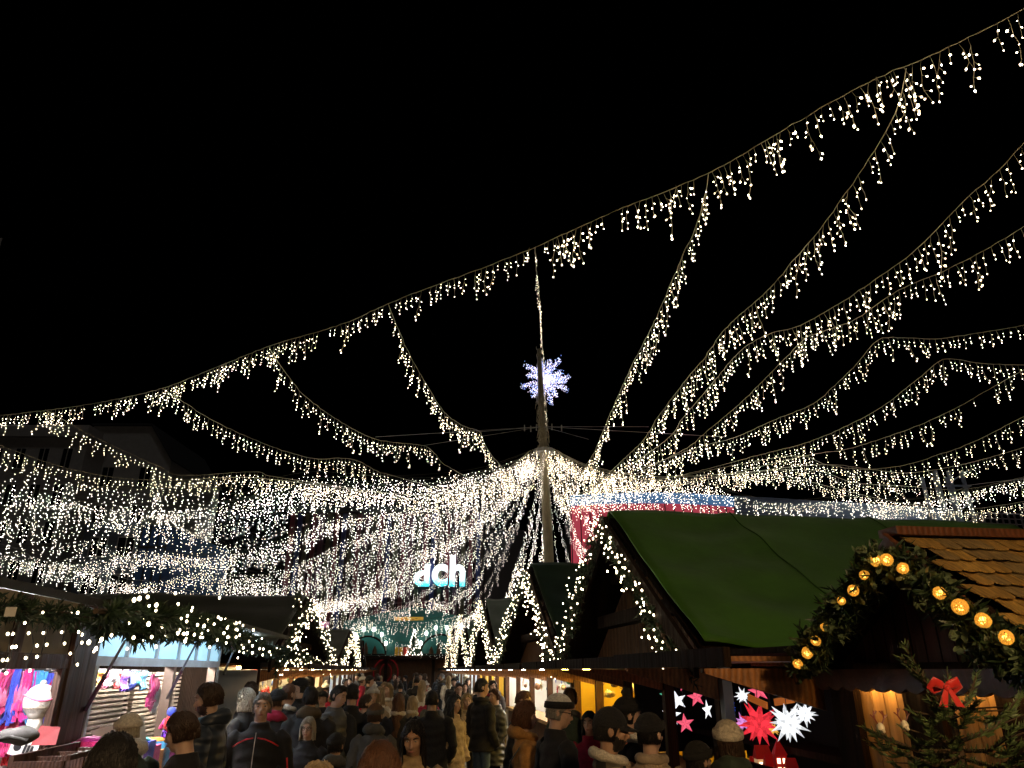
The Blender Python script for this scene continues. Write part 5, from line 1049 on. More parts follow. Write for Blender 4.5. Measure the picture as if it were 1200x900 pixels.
# ------------------------------------------------------------------ fir tree with bow
tp = Vector(at(1132, 900, 2.35)); top = Vector(at(1107, 800, 2.35)); base = Vector((tp.x + .03, tp.y, 0))
tree = thing('fir_tree', tuple(base), 'small fir tree with a red bow before the shingled hut', 'fir tree')
m = MB(); m.loft([base, base.lerp(top, .6), top], [.035, .018, .008], 8); m.build('trunk', TWIG, tree)
def fir_branch(p, q, per=1500, ln=.034, wd=.0042, rad=.02):
    a, b_ = np.array(p), np.array(q); n = int(np.linalg.norm(b_ - a) * per); t = rng.uniform(0.03, 1, n)[:, None]; bp = a + (b_ - a) * t; bp[:, 2] -= (np.sin(pi * t[:, 0]) * .03)
    ax = (b_ - a) / np.linalg.norm(b_ - a); rd = rng.normal(0, 1, (n, 3)); rd -= (rd @ ax)[:, None] * ax; rd /= np.linalg.norm(rd, axis=1)[:, None]; rd[:, 2] = np.abs(rd[:, 2]) * .55 + rd[:, 2] * .3
    d = rd * .85 + ax * .75; d /= np.linalg.norm(d, axis=1)[:, None]; sd = np.cross(d, rng.normal(0, 1, (n, 3))); sd /= np.linalg.norm(sd, axis=1)[:, None]; l = ln * rng.uniform(.7, 1.15, n)[:, None]
    V = np.stack([bp - sd * wd / 2, bp + sd * wd / 2, bp + d * l * .75 + sd * wd * .4, bp + d * l, bp + d * l * .75 - sd * wd * .4], 1).reshape(-1, 3); i = np.arange(n) * 5
    return V, np.concatenate([np.stack([i, i + 1, i + 2], 1), np.stack([i, i + 2, i + 4], 1), np.stack([i + 4, i + 2, i + 3], 1)])
brs = []
pxb = [((1120, 845), (1060, 756), 2.3), ((1112, 808), (1055, 770), 2.25), ((1128, 880), (1012, 852), 2.2), ((1128, 870), (1075, 838), 2.2), ((1130, 885), (1050, 880), 2.1), ((1118, 832), (1145, 788), 2.45), ((1108, 800), (1110, 786), 2.35), ((1128, 868), (1195, 815), 2.4), ((1128, 880), (1190, 850), 2.2), ((1130, 890), (1205, 880), 2.1), ((1120, 838), (1090, 820), 2.2), ((1130, 895), (1090, 905), 2.05), ((1130, 895), (1160, 905), 2.0), ((1134, 910), (1030, 920), 2.1), ((1134, 915), (1230, 925), 2.1), ((1116, 825), (1145, 820), 2.2)]
for (a, b_, Y) in pxb: brs.append((at(a[0], a[1], 2.35), at(b_[0], b_[1], Y)))
for i in range(26):                     # the rest of the tree, all round
    z = random.uniform(.25, 1.42); t = z / top.z; c = base.lerp(top, t); a = random.uniform(0, 6.28); l = .75 * (1 - t * .8); brs.append((tuple(c), (c.x + l * math.cos(a), c.y + l * math.sin(a), z - .02 + .25 * l)))
NDT = mat('fir_needle_tree', (0.085, 0.13, 0.045), .5, .4, 7, 0); Vs, Fs, o_ = [], [], 0; tw = MB(); TO = np.array(ORG[tree.name])
for n_, (a, b_) in enumerate(brs):
    own = n_ < len(pxb); w_ = MB() if own else tw
    a_, b2 = Vector(a), Vector(b_); w_.loft([a_, a_.lerp(b2, .5) - Vector((0, 0, .03)), b2], [.006, .005, .002], 5); segs = [(a_, b2)]
    for k in range(0 if n_ in (0, 1, 5, 6) else 3):
        t = .35 + .2 * k; c = a_.lerp(b2, t); c.z -= .03 * math.sin(pi * t); sd = (b2 - a_).cross(Vector((0, 0, 1))).normalized() * (1 if k % 2 else -1); e = c + (b2 - a_).normalized() * .10 + sd * .075 * (1.3 - t); segs.append((c, e)); w_.loft([c, e], [.003, .0015], 4)
    vs, fs, o2 = [], [], 0
    for (p, q) in segs: V, F = fir_branch(tuple(p), tuple(q), 800, .024, .0036); vs.append(V); fs.append(F + o2); o2 += len(V)
    if own:
        bo = w_.build('branch', TWIG, tree); V = np.concatenate(vs); F = np.concatenate(fs); d = bpy.data.objects.new('needle_spray', np_mesh('needle_spray', V - TO, F, np.zeros(len(F)), [NDT])); COL.objects.link(d); d.parent = bo
    else: V = np.concatenate(vs); Vs.append(V); Fs.append(np.concatenate(fs) + o_); o_ += len(V)
V = np.concatenate(Vs); F = np.concatenate(Fs); d = bpy.data.objects.new('crown', np_mesh('crown', V - TO, F, np.zeros(len(F)), [NDT])); COL.objects.link(d); d.parent = tree
tw.build('lower_branch_spray', TWIG, d, org=ORG[tree.name])
# street lantern assumed behind the viewer, added for warm light on roofs and backs
ln_ = thing('assumed_street_lantern', (1.5, -2.2, 0), 'assumed warm street lantern on a post, unseen at the near end of the lane', 'street lantern'); m = MB(); m.loft([(1.5, -2.2, 0), (1.5, -2.2, .3), (1.5, -2.2, 3.6)], [.12, .06, .045], 10); m.build('post', IRON, ln_)
m = MB(); m.loft([(1.5, -2.2, 3.6), (1.5, -2.2, 3.66), (1.5, -2.2, 3.7)], [.08, .16, .14], 8); m.loft([(1.5, -2.2, 4.12), (1.5, -2.2, 4.16), (1.5, -2.2, 4.3)], [.22, .22, .03], 8); m.build('lantern_frame', IRON, ln_)
m = MB(); m.loft([(1.5, -2.2, 3.701), (1.5, -2.2, 4.119)], [.12, .17], 12); m.build('lamp_glass', emat('assumed_lantern_glow', (1, .64, .30), 470), ln_)
bc = Vector(at(1107, 806, 2.2)); bow = thing('ribbon_bow', tuple(bc), 'bright red ribbon bow tied to the top of the fir tree', 'bow'); RIB = mat('ribbon_red', (.62, .02, .015), .45, .15, 12, .15, sheen=.3)
for sx_ in (-1, 1):
    m = MB(); P_ = [(0, 0, 0), (sx_ * .018, -.012, .012), (sx_ * .045, -.02, .022), (sx_ * .055, 0, .004), (sx_ * .042, .014, -.008), (sx_ * .015, .006, -.002)]
    m.loft([bc + Vector(p) * .68 for p in P_], [(.004, .008), (.003, .012), (.003, .016), (.003, .0165), (.003, .0135), (.003, .008)], 10, ref=(0, 1, 0)); m.build('loop', RIB, bow, smooth=True)
    m = MB(); m.slab([bc + Vector(p) * .68 for p in ((-.008 + sx_ * .006, -.015, -.004), (.010 + sx_ * .006, -.015, -.004), (.018 + sx_ * .036, -.022, -.075), (sx_ * .036, -.018, -.066), (-.018 + sx_ * .036, -.024, -.07))][:3] + [bc + Vector((-.018 + sx_ * .036, -.024, -.07)) * .68], .003); m.build('tail', RIB, bow)
m = MB(); m.ell(bc + Vector((0, -.012, 0)), (.009, .008, .0095), 10, 8); m.build('knot', RIB, bow, smooth=True)
for (px, py, lab) in ((1032, 853, 'small reindeer head ornament with antlers at the tip of the fir branch'), (1060, 850, 'second small reindeer ornament, nearer the trunk of the fir')):
    c = Vector(at(px, py, 2.25)); o = thing('reindeer_ornament', tuple(c), lab, 'ornament', 'reindeer ornaments in the fir'); m = MB(); m.ell(c, (.011, .012, .014), 10, 8); m.ell(c + Vector((0, -.012, -.008)), (.006, .008, .006), 8, 6); m.build('head', GOODM[0], o, smooth=True)
    for s_ in (-1, 1):
        m = MB(); m.tube([c + Vector((s_ * .006, 0, .01)), c + Vector((s_ * .014, 0, .025)), c + Vector((s_ * .012, 0, .045))], .0022, 5); m.tube([c + Vector((s_ * .013, 0, .024)), c + Vector((s_ * .024, 0, .034))], .002, 5); m.tube([c + Vector((s_ * .013, 0, .033)), c + Vector((s_ * .004, 0, .044))], .0018, 5); m.build('antler', mat('antler_red', (.2, .03, .02), .4), o)
# ------------------------------------------------------------------ left stalls
UL = -U0
CREAMP = mat('plaster_cream', (.30, .25, .18), .85, .15, 4, .15); BEAM = mat('beam_brown', (0.065, 0.026, 0.014), .6, .35, 5, .25, 'wood', stretch=(5, 5, .6))
def pl_u(px, py): return at_u(px, py, UL)
def sL(px, py=790): return s_of(pl_u(px, py))
s0, s1, s2 = sL(-70), sL(92), sL(110)
ht = thing('half_timbered_stall', L((s0 + s1) / 2, UL - .8, 0), 'half-timbered stall with brown beams and a window full of pink knitwear', 'market stall')
def lb(nm, a, b_, u0, u1, z0, z1, m, par): q = MB(); q.lbox(a, b_, min(u0, u1), max(u0, u1), z0, z1); return q.build(nm, m, par)
zt = pl_u(60, 768)[2]; zw = pl_u(60, 787)[2]
lb('post', sL(77), sL(107), UL - .05, UL + .02, 0, 2.43, BEAM, ht); lb('rail', s0, sL(77), UL - .05, UL + .01, zw + .02, zt + .01, BEAM, ht); lb('post', sL(71), sL(75.5), UL - .045, UL + .005, .9, zw + .018, BEAM, ht)
lb('plaster_panel', s0, sL(77), UL - .045, UL - .02, zt + .012, 2.435, CREAMP, ht); lb('plaster_panel', sL(75.5), sL(77), UL - .045, UL - .01, .9, zw + .018, CREAMP, ht); lb('post', sL(5), sL(17), UL - .044, UL + .005, zt + .011, 2.43, BEAM, ht)
lb('sill', s0, sL(77), UL - .1, UL + .06, .84, .9, BEAM, ht); lb('front_panel', s0, sL(77), UL - .09, UL - .03, 0, .84, BEAM, ht); lb('back_wall', s0, s2, UL - 1.7, UL - 1.64, 0, 2.43, WHW, ht); lb('side_wall', s2 - .06, s2, UL - 1.64, UL - .13, 0, 2.43, WHW, ht); lb('roof', s0 - .3, s2, UL - 2, UL - .02, 2.44, 2.50, TARPO, ht)
lamp_bar(L(s0 + .1, UL - .25, 2.2), L(sL(60), UL - .25, 2.2), 'knit_window', (1, .93, .95), 220, ht, .06)
KN = [cloth('knit_' + n, c, .8, bump=.5, scale=40, sheen=.2) for n, c in (('pink', (.75, .03, .22)), ('magenta', (.6, .02, .35)), ('rose', (.85, .15, .3)), ('royal', (.03, .06, .5)), ('sky', (.05, .3, .6)), ('scarlet', (.7, .02, .03)), ('violet', (.16, .03, .5)), ('orange', (.85, .25, .02)), ('turquoise', (.02, .4, .5)), ('offwhite', (.75, .72, .7)))]
def at_s(px, py, s):
    r = ray(px, py); t = s / (r[0] * DX + r[1] * DY); return (r[0] * t, r[1] * t, CAM_Z + r[2] * t)
def hanging(px, pt, pb, u, mi, label, group, wpx=7, fr=True, s_at=None):
    a, b_ = (Vector(at_u(px, pt, u)), Vector(at_u(px, pb, u))) if s_at is None else (Vector(at_s(px, pt, s_at)), Vector(at_s(px, pb, s_at)))
    W_ = (lambda x, d: L(x, d, 0)) if s_at is None else (lambda x, d: L(-d, x, 0))
    O_ = (lambda x: Vector((a.x, a.y, 0)) + Vector(W_(x, 0))); k = (a - Vector((0, 0, CAM_Z))).length / FOC; w = wpx * k * 1.0; z0, z1 = b_.z, a.z
    o = thing('knit_scarf', tuple(a), label, 'scarf', group); m = MB(); N, M = 8, 10; v = []; r = random.Random(int(px * 7 + pt))
    ph = r.uniform(0, 6)
    for sd in (0, 1):
        for j in range(M + 1):
            for i in range(N + 1):
                t = i / N - .5; y = j / M; d = .018 * math.sin(t * 16 + ph + y * 2) * (.4 + .6 * y) + .012 * math.sin(y * 7 + ph)
                ww = w * (.8 + .35 * y + .08 * math.sin(y * 9 + ph)); p = Vector((a.x, a.y, 0)) + Vector(W_(2 * t * ww, d + (.012 if sd else 0))); v.append((p.x, p.y, z1 + (z0 - z1) * y + .02 * math.sin(i * 2.1 + ph) * (j == M)))
    W = N + 1; o2 = W * (M + 1); f = []
    for j in range(M):
        for i in range(N): q = (j * W + i, j * W + i + 1, (j + 1) * W + i + 1, (j + 1) * W + i); f += [q, tuple(x + o2 for x in q[::-1])]
    m.add(v, f); m.build('knit', KN[mi], o, smooth=True)
    m = MB(); m.bar(O_(-w) + Vector((0, 0, z1 + .01)), O_(w) + Vector((0, 0, z1 + .01)), .015); m.build('hanger', IRON, o)
    if fr:
        m = MB()
        for i in range(7): t = i / 6 - .5; p = O_(2 * t * w * 1.1); m.bar((p[0], p[1], z0 + .01), (p[0], p[1], z0 - .07 * r.uniform(.6, 1.2)), .012)
        m.build('fringe', KN[mi], o)
GS = 'knit scarves hanging in the half-timbered window'
rk = random.Random(8)
for row, (t_, b0, uu) in enumerate([(786, 830, UL - .5), (790, 868, UL - .8), (815, 880, UL - 1.1)]):
    for i, px in enumerate(range(-24, 76, 6)):
        mi = rk.choice([0, 0, 1, 2, 5, 3, 9, 1, 2]) if px < 48 else rk.choice([5, 4, 3, 4, 5])
        hanging(px + rk.uniform(-2, 2), t_ + rk.uniform(-2, 3), b0 + rk.uniform(-6, 8), uu, mi, fr=True, s_at=None if px < 20 else s2 - .12 - .08 * (2 - row), wpx=10 if px < 20 else 4.5, label= {0: 'pink', 1: 'magenta', 2: 'rose', 3: 'royal blue', 4: 'sky blue', 5: 'scarlet', 9: 'off-white'}[mi] + ' knit scarf hanging in the half-timbered window', group=GS)
# white display head with knitted hat, cloth, red card, boxes of hats
hd_ = Vector(at_u(45, 828, UL - .12)); k = (hd_ - Vector((0, 0, CAM_Z))).length / FOC
o = thing('display_mannequin', tuple(hd_), 'bright white display mannequin wearing a white knitted hat in the window', 'display head'); m = MB(); m.ell(hd_ + Vector((0, 0, .0)), (.075, .085, .10), 16, 10); m.loft([hd_ - Vector((0, 0, .2)), hd_ - Vector((0, 0, .06))], [.06, .045], 12); m.build('head', WHW, o, smooth=True)
m = MB(); c = hd_ + Vector((0, 0, .06)); m.ell(c - Vector((0, 0, .02)), (.105, .11, .115), 18, 12); m.ell(c + Vector((0, 0, .10)), .022, 10, 8); m.build('knitted_hat', WHITE, o, smooth=True); m = MB(); m.loft([c + Vector((.082 * math.cos(t), .09 * math.sin(t), -.06)) for t in np.linspace(0, 6.283, 20)], [.017] * 20, 8, ref=(0, 0, 1)); m.build('hat_cuff', CREAM, o, smooth=True); m = MB(); m.loft([c + Vector((.104 * math.cos(t), .109 * math.sin(t), .0 + .02 * math.sin(2 * t))) for t in np.linspace(0, 6.283, 20)], [.008] * 20, 6, ref=(0, 0, 1)); m.build('hat_band', KN[2], o, smooth=True)
o = thing('hat_box', tuple(hd_ - Vector((0, 0, .3))), 'white printed box below the bright display head', 'box'); p = hd_ - Vector((0, 0, .27)); m = MB(); q = Matrix.Rotation(.25, 3, 'Y'); m.box(-.10, .10, -.06, .06, -.06, .06); m.v = [tuple(q @ Vector(x) + p) for x in m.v]; m.build('carton', WHW, o); m = MB()
for i in range(3): m.box(.0 + i * .025, .018 + i * .025, -.064, -.0605, -.03, .03)
m.ell((-.05, -.06, 0), (.03, .004, .03), 10, 6); m.v = [tuple(q @ Vector(x) + p) for x in m.v]; m.build('printed_mark', IRON, o)
p = Vector(at_u(22, 862, UL + .05)); o = thing('folded_blanket', tuple(p), 'dark grey folded blanket on the window sill', 'blanket'); m = MB(); m.ell((0, 0, 0), (.13, .09, .055), 20, 10); m.v = [(x + p.x, y + p.y, z * (1 + .15 * math.sin(x * 40)) + p.z) for x, y, z in m.v]; m.build('cloth', GREY, o, smooth=True); m = MB(); m.loft([p + Vector((-.11, -.07, -.02)), p + Vector((0, -.095, 0)), p + Vector((.11, -.07, -.02))], [.012] * 3, 6); m.build('fold', GREY, o, smooth=True)
p = Vector(at_u(52, 862, UL + .09)); o = thing('price_card', tuple(p), 'dark red card standing beside the folded blanket', 'card'); m = MB(); m.slab([p + Vector(v) for v in ((-.08, 0, -.06), (.08, .02, -.06), (.07, .05, .05), (-.06, .03, .06))], .008); m.build('card', mat('card_red', (.25, .015, .02), .6), o); m = MB(); m.bar(p + Vector((0, .05, -.08)), p + Vector((0, .05, .04)), .012); m.build('stand', IRON, o)
p0, p1 = pl_u(4, 866), pl_u(96, 866); sA, sB_ = s_of(p0), s_of(p1); o = thing('display_crate', L((sA + sB_) / 2, UL + .2, 0), 'wooden display crate with four compartments of round knitted hats', 'display crate')
zc_, zb_ = p1[2], p1[2] - .42
for nm, a in (('back_panel', (sA, sB_, UL + .06, UL + .09, zb_, zc_)), ('base', (sA, sB_, UL + .091, UL + .42, zb_, zb_ + .03)), ('rim', (sA, sB_, UL + .40, UL + .43, zc_ - .03, zc_))): lb(nm, a[0], a[1], a[2], a[3], a[4], a[5], BEAM, o)
lb('pedestal', sA + .02, sB_ - .02, UL + .12, UL + .38, 0, zb_ - .002, WOODD, o)
for i in range(5): a = sA + (sB_ - sA) * i / 4; lb('divider', a - .012, a + .012, UL + .093, UL + .40, zb_ + .031, zc_ - .032, BEAM, o)
HATS = [('cream', CREAM), ('lime', cloth('knit_lime', (.45, .48, .15), bump=.6, scale=60)), ('peach', cloth('knit_peach', (.6, .3, .18), bump=.6, scale=60)), ('beige', BEIGE)]
for i, (nm, mm) in enumerate(HATS):
    a = sA + (sB_ - sA) * (i + .5) / 4; p = Vector(L(a, UL + .25, zb_ + .14)); h = thing('knitted_hat', tuple(p - Vector((0, 0, .1))), f'round {nm} knitted hat in its crate compartment', 'hat', 'hats in the display crate'); m = MB(); m.ell(p, (.085, .085, .085), 16, 10); m.build('hat_body', mm, h, smooth=True); m = MB(); m.loft([p + Vector((.083 * math.cos(t), .083 * math.sin(t), -.04)) for t in np.linspace(0, 6.283, 18)], [.016] * 18, 7, ref=(0, 0, 1)); m.build('cuff', mm, h, smooth=True)
# steel stall with shutter
a0, a1 = sL(110), sL(256); st = thing('steel_stall', L((a0 + a1) / 2, UL - .8, 0), 'steel-framed stall with pale blue transom panes and slatted shutters', 'market stall'); zh, zg, zj = pl_u(108, 768)[2], pl_u(108, 780)[2], 2.36
BLUEP = mat('transom_pane', (.35, .55, .68), .4, .08, 3, 0, emit=1.0, ecol=(.36, .66, .85)); SHUT = mat('shutter_slat', (.36, .28, .21), .4, .15, 3, .05, metal=.3)  # pane emission stands in for a cold lamp shining through from inside
lb('lintel', a0, a1, UL - .08, UL + .0, zg, zh, ALU, st); lb('head_rail', a0, a1, UL - .08, UL, zj, zj + .06, ALU, st)
edges = [a0 + (a1 - a0) * t for t in (0, .17, .37, .55, .72, .86, 1)]
for a, b_ in zip(edges[:-1], edges[1:]): lb('transom_pane', a + .03, b_ - .03, UL - .05, UL - .03, zh + .001, zj - .001, BLUEP, st)
for a in edges: lb('transom_bar', a - .028, a + .028, UL - .07, UL - .005, zh + .001, zj - .001, ALU, st)
for a, wd in ((a0 + .03, .05), (a0 + (a1 - a0) * .52, .09), (a1 - .2, .07), (a1 - .04, .05)): lb('post', a - wd / 2, a + wd / 2, UL - .09, UL + .01, 0, zg - .001, mat('post_bronze', (.16, .11, .085), .4, .2, 4, .05, metal=.3) if wd > .05 else ALU, st)
for (b0, b1) in ((a0 + .08, a0 + (a1 - a0) * .52 - .06), (a0 + (a1 - a0) * .52 + .06, a1 - .25)):
    m = MB(); z = 1.1
    while z < zg - .08: m.lbox(b0, b1, UL - .46, UL - .40, z + .008, z + .034); m.lbox(b0, b1, UL - .46, UL - .45, z + .034, z + .046); z += .046
    m.build('shutter_slat', SHUT, st)
lb('counter', a0, a1, UL - .4, UL + .3, 1.0, 1.05, ALU, st); lb('front_panel', a0, a1, UL + .2, UL + .26, 0, .998, ALU, st); lb('roof', a0 - .02, a1 + .2, UL - 2, UL + .02, 2.47, 2.51, TARPO, st); lb('back_wall', a0, a1, UL - 1.8, UL - 1.74, 0, 2.46, WOODD, st); lb('side_wall', a1 - .02, a1 + .04, UL - 1.73, UL - .1, 0, 2.46, WOODD, st)
lamp_bar(L(a0 + .3, UL - .13, zg + .04), L(a0 + 1.8, UL - .13, zg + .04), 'steel_cold', (1, .95, .88), 230, st, .04); lamp_bar(L(a0 + 2.2, UL - .13, zg + .04), L(a1 - .4, UL - .13, zg + .04), 'steel_cold2', (1, .93, .84), 200, st, .04)
lamp_bar(L(a0 + .4, UL + .55, 2.32), L(a1 - .5, UL + .55, 2.32), 'assumed_flap_cold', (.75, .88, 1), 26, st, .03)  # cold lamp assumed under the flap, added to light lintel and panes
fl = MB(); fl.slab([L(a0 - .1, UL + .02, 2.40), L(a1 + .2, UL + .02, 2.40), L(a1 + .2, UL + .85, 2.36), L(a0 - .1, UL + .85, 2.36)], .04); fl.build('raised_flap', TARPO, st)
for (lo, hi) in (((100, 832), (146, 752)), ((196, 818), (231, 752)), ((262, 790), (274, 762))):
    p, q = Vector(at_u(lo[0], lo[1], UL + .02)), Vector(at_u(hi[0], hi[1], UL + .7)); q.z = min(q.z, 2.36); g_ = MB(); g_.bar(p, p.lerp(q, .55), .024); r_ = g_.build('gas_strut', IRON, st); g_ = MB(); g_.bar(p.lerp(q, .55), q, .014); g_.build('strut_rod', ALU, r_)
for i, (px, b0, mi, nm) in enumerate([(117, 800, 7, 'orange'), (124, 806, 2, 'rose pink'), (133, 803, 9, 'off-white'), (138, 806, 5, 'scarlet'), (147, 808, 6, 'violet'), (156, 808, 3, 'royal blue'), (161, 803, 8, 'turquoise'), (169, 807, 4, 'sky blue')]):
    hanging(px, 786 + i * .15, b0, UL - .2, mi, f'{nm} scarf hanging before the slatted shutter', 'scarves hanging before the slatted shutter', 8, False)
for i in range(3): hanging(180 + i * 3, 790 + i * 4, 818 + i * 5, UL - .15, [0, 2, 9][i], ['short magenta-pink tasselled scarf at the end of the shutter rail', 'rose tasselled scarf below the others at the shutter', 'pale tasselled scarf hanging lowest at the shutter'][i], 'tasselled scarves at the shutter end', 6)
# knitted doll
p = Vector(at_u(199, 848, UL + .12)); o = thing('knitted_doll', tuple(p - Vector((0, 0, .2))), 'colourful knitted doll with blue head, red body and orange legs', 'doll'); CB = KN[3]
m = MB(); m.ell(p + Vector((0, 0, .11)), .05, 14, 10); m.build('head', CB, o, smooth=True); m = MB(); m.ell(p + Vector((0, 0, .0)), (.06, .05, .085), 14, 10); m.build('body', KN[5], o, smooth=True)
for s_ in (-1, 1): m = MB(); m.loft([p + Vector((s_ * .03, 0, -.06)), p + Vector((s_ * .045, -.02, -.2))], [.028, .03], 10); m.build('leg', KN[7] if s_ > 0 else KN[6], o, smooth=True); m = MB(); m.loft([p + Vector((s_ * .05, 0, .04)), p + Vector((s_ * .09, -.01, -.05))], [.02, .022], 10); m.build('arm', KN[0], o, smooth=True)
# folded goods on the steel counter
for i in range(16):
    px = 106 + i * 6.4; p = Vector(at_u(px, 868 + (i % 3) * 5, UL + .12)); nm = ['pink', 'magenta', 'rose', 'blue', 'sky blue', 'scarlet', 'violet', 'orange', 'turquoise', 'white'][(i * 7) % 10]
    o = thing('folded_knitwear', (p.x, p.y, 1.05), f'{nm} folded knitwear on the steel counter', 'knitwear', 'folded knitwear on the steel counter'); m = MB(); h = max(p.z, 1.15); m.lbox(s_of(p) - .1, s_of(p) + .1, UL - .02, UL + .24, 1.052, h); m.v = [(x, y, z) for x, y, z in m.v]; m.build('stack_base', KN[(i * 7) % 10], o); m = MB(); m.ell((0, 0, 0), (.1, .1, .035), 12, 8); m.v = [(x + p.x, y + p.y, z + h) for x, y, z in m.v]; m.build('top_fold', KN[(i * 3 + 1) % 10], o, smooth=True)
p = Vector(at_u(140, 862, UL + .2)); o = thing('printed_box', tuple(p), 'tilted white printed box beside the cream knitted hood', 'box'); q = Matrix.Rotation(-.3, 3, 'Y'); m = MB(); m.box(-.19, .19, -.05, .05, -.1, .1); m.v = [tuple(q @ Vector(x) + p) for x in m.v]; m.build('carton', WHW, o); m = MB()
for i, j in ((-.1, .02), (-.03, .04), (.05, .0), (-.12, -.05), (.1, .05)): m.ell((i, -.051, j), (.018, .003, .018), 8, 6)
m.v = [tuple(q @ Vector(x) + p) for x in m.v]; m.build('printed_dot', IRON, o)
# garlands on the left eaves
e0 = [at_u(x, y, UL + .22) for x, y in ((-40, 706), (0, 712), (40, 716), (80, 720), (125, 727))]
garland(e0, 'sparsely lit fir garland on the eave of the half-timbered stall', 'fir garlands on the left-hand eaves', .075, 1500, 10, .0075, .08, seed=2, wd=.010, ln=.06)
for i, (px, n) in enumerate(((18, 3), (22, 4), (44, 4), (58, 3), (80, 2), (96, 4), (120, 3))):
    p = Vector(at_u(px, 728, UL + .3)); o = thing('icicle_light', tuple(p), 'short icicle of white lights hanging from the eave garland over the plaster panel', 'icicle light', 'icicles hanging on the half-timbered stall'); m = MB(); r = random.Random(i); pts = [p + Vector((r.uniform(-.012, .012), r.uniform(-.012, .012), -.07 * j)) for j in range(n + 1)]; m.tube(pts, .004, 4); m.build('wire', IRON, o)
    for j in range(1, n + 1): b_ = bpy.data.objects.new('bulb', BULB_ME); COL.objects.link(b_); b_.parent = o; b_.location = pts[j] - p + Vector((.02 * (-1) ** j, 0, 0)); b_.scale = (.0072,) * 3
e1 = [at_u(x, y, UL + .93) for x, y in ((112, 716), (150, 718), (190, 722), (230, 726), (265, 738), (300, 756))]
garland(e1, 'brightly lit fir garland on the eave of the steel stall', 'fir garlands on the left-hand eaves', .06, 1100, 98, .0080, .10, seed=3, wd=.011, spread=2.6, bias=L(-.03, .05, .02))
e2 = [at_u(x, y, UL + .86) for x, y in ((118, 735), (150, 737), (190, 739), (230, 742), (262, 749), (300, 757), (340, 767))]
garland(e2, 'darker fir garland along the flap edge of the steel stall', 'fir garlands on the left-hand eaves', .062, 1400, 18, .0072, .05, seed=4, wd=.011, ln=.065)
e3 = [at_u(x, y, UL + .3) for x, y in ((352, 690), (350, 715), (346, 740), (345, 762), (360, 772), (385, 784))]
garland(e3, 'lit garland hanging straight down at the corner of the olive roof', 'lit fir garlands on the hut gables', .12, 500, 120, .0105, .06, True, 9, wd=.014, spread=1.3)
# tag
p = Vector(at_u(12, 717, UL + .36)); T(MB().build('price_tag', WHW) if False else (lambda m: (m.slab([p + Vector((-.03, 0, -.025)), p + Vector((.03, 0, -.025)), p + Vector((.03, 0, .025)), p + Vector((-.03, 0, .025))], .004), m.build('paper_tag', WHW))[1])(MB()), 'small blank paper tag in the eave garland of the half-timbered stall', 'tag')
# ------------------------------------------------------------------ teal hut at the end of the lane
yT = 47; x0, x1 = at(402, 740, yT)[0], at(566, 740, yT)[0]; zt_, zm_ = at(480, 722, yT)[2], at(480, 766, yT)[2]
TEAL = mat('board_teal', (0.008, 0.075, 0.065), .5, .2, 2, .1, emit=.02, ecol=(.02, .5, .45)); tl = thing('teal_hut', ((x0 + x1) / 2, yT, 0), 'wide teal-fronted hut with candle arches on its roof at the lane end', 'market hut')
m = MB(); m.prism([(x0, yT, zm_ - .1), (x1, yT, zm_ - .1), (x1, yT, zt_ - .3), ((x0 + x1) / 2, yT, zt_ + .6), (x0, yT, zt_ - .3)], (0, .3, 0)); m.build('sign_front', TEAL, tl)
m = MB(); m.box(x0, x1, yT + .01, yT + 4, 0, zm_ - .35); m.build('wall', WOOD, tl); m = MB(); m.box(x0 - .2, x1 + .2, yT - .9, yT + 4.2, zm_ - .34, zm_ - .12); m.build('canopy_roof', WOODD, tl)
for t in (.02, .33, .66, .98): m = MB(); x = x0 + (x1 - x0) * t; m.box(x - .09, x + .09, yT - .5, yT - .3, 0, zm_ - .35); m.build('post', WOODD, tl)
m = MB(); q0, q1 = at(462, 727, yT - .1), at(496, 723, yT - .1); m.box(q0[0], q1[0], yT - .12, yT - .05, q0[2], q1[2]); m.build('name_board', mat('board_yellow', (.6, .36, .05), .5, .1, 3, 0, emit=.25, ecol=(1, .55, .08)), tl)
m = MB()
for i in range(8): x = q0[0] + (q1[0] - q0[0]) * (i + .6) / 8.6; m.box(x - .06, x + .06, yT - .135, yT - .121, q0[2] + .08, q1[2] - .08 - .05 * (i % 3))
m.build('faded_lettering', mat('letter_brown', (.35, .12, .02), .6), tl)
REDG = emat('red_neon', (1, .05, .06), .05); m = MB(); c = at(452, 788, yT - .02); m.tube([(c[0] + .75 * math.cos(t), yT - .02, c[2] + .8 * math.sin(t)) for t in np.linspace(0, 6.283, 25)], .04, 5); m.tube([(c[0] + .35 * math.cos(t), yT - .02, c[2] + .5 * math.sin(t)) for t in np.linspace(0, 6.283, 25)], .03, 5); m.build('red_emblem', REDG, tl)
lamp_bar((x0 + 6.9, yT - .25, zm_ - .6), (x0 + 8.2, yT - .25, zm_ - .6), 'teal', NEUT, 14, tl, .08)
m = MB(); q = at(539, 785, yT - .01); m.box(q[0] - .45, q[0] + .45, yT - .04, yT - .005, q[2] - .9, q[2] + .5); m.build('lit_window', emat('window_glow', (.75, .85, .7), .7), tl)
string([(x0 + (x1 - x0) * t, yT - .95, zm_ - .02 - .06 * math.sin(t * 40)) for t in np.linspace(0, 1, 20)], 'thin row of white lights along the canopy edge of the teal hut', GF, False, .16, .35, .01, .2)
CAND = emat('candle_bulb', (.75, 1, .88), 18)
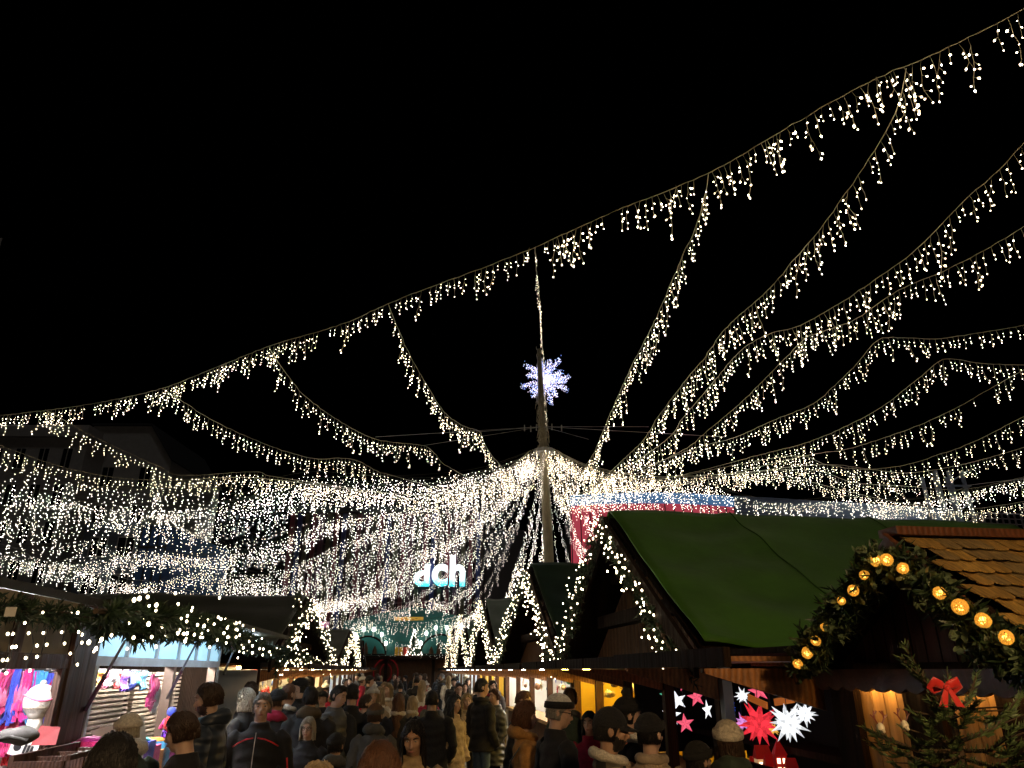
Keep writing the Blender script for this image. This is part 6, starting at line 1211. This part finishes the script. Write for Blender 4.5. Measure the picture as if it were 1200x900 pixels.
def arch(px0, px1, label, half=None):
    a, b_ = at(px0, 766, yT - .5), at(px1, 766, yT - .5); cx = (a[0] + b_[0]) / 2; r = (b_[0] - a[0]) / 2; zb = zm_ - .1; o = thing('candle_arch', (cx, yT - .5, zb), label, 'candle arch', 'candle arches on the teal hut'); m = MB(); hgt = r * .95
    m.tube([(cx + r * math.cos(t), yT - .5, zb + hgt * math.sin(t)) for t in np.linspace(0, pi, 21)], .06, 6); m.bar((a[0], yT - .5, zb + .04), (b_[0], yT - .5, zb + .04), .1, .08); m.build('arch_frame', WOODD, o)
    for t in np.linspace(.22, pi - .22, 6):
        x, z = cx + r * math.cos(t), zb + hgt * math.sin(t); m = MB(); m.loft([(x, yT - .5, z + .02), (x, yT - .5, z + .34)], [.05, .045], 8); cd = m.build('candle', WHW, o); m = MB(); m.ell((x, yT - .5, z + .44), (.085, .085, .13), 10, 8); m.build('flame', CAND, cd)
    for (dx, h) in ((-r * .45, .5), (-.1, .75), (r * .4, .55)):
        m = MB(); m.loft([(cx + dx, yT - .5, zb + .08), (cx + dx, yT - .5, zb + h * .6), (cx + dx, yT - .5, zb + h)], [.16, .12, .02], 8); m.build('figure', WOOD, o)
arch(408, 452, 'candle arch on the teal hut nearest the olive hut'); arch(492, 540, 'candle arch on the teal hut partly behind the strings')
for (a, b_, lab, mm) in ((463, 472, 'yellow wrapped gift on the teal hut canopy', 3), (473, 485, 'red and yellow wrapped gift beside the yellow one', 2), (419, 426, 'red wrapped gift on the canopy inside the first candle arch', 2)):
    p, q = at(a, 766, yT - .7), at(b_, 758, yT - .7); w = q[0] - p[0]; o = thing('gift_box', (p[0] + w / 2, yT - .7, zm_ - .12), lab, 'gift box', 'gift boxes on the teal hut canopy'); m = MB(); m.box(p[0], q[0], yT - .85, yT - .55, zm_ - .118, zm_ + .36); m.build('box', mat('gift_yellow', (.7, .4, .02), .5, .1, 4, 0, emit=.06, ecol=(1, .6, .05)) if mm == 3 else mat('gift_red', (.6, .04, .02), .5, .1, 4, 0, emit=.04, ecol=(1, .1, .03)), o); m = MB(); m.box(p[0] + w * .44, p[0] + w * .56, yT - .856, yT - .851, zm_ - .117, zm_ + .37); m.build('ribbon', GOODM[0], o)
c = at(485, 763, yT - .6); o = thing('lit_cone_tree', (c[0], yT - .6, zm_ - .12), 'small cone tree of white lights on the teal hut canopy', 'light tree'); m = MB(); ct = at(485, 738, yT - .6)[2]; m.loft([(c[0], yT - .6, zm_ - .1), (c[0], yT - .6, ct)], [.45, .03], 14); m.build('cone', mat('cone_green', (.02, .06, .03), .7), o); m = MB()
for i in range(110): t = random.random() ** 1.3; a = random.uniform(0, 6.28); rr = .48 * (1 - t) + .03; v, f = octa((c[0] + rr * math.cos(a), yT - .6 + rr * math.sin(a), zm_ - .1 + (ct - zm_ + .1) * t), (0, 0, 1), .022, .05); m.add(v, f)
m.build('bulb_fringe', BULB2, o)['kind'] = 'stuff'
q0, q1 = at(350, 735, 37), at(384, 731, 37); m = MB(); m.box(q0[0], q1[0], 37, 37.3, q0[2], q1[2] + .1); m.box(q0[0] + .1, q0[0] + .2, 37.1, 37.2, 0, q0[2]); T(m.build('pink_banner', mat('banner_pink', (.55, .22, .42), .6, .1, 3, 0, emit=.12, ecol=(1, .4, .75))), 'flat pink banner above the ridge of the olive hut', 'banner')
# render settings
SC.view_settings.view_transform = 'Standard'; SC.view_settings.look = 'None'; SC.view_settings.exposure = 0; SC.view_settings.gamma = 1
SC.cycles.use_denoising = True; SC.cycles.max_bounces = 5; SC.cycles.diffuse_bounces = 3; SC.cycles.glossy_bounces = 2; SC.cycles.sample_clamp_indirect = 3.0; SC.cycles.use_light_tree = True
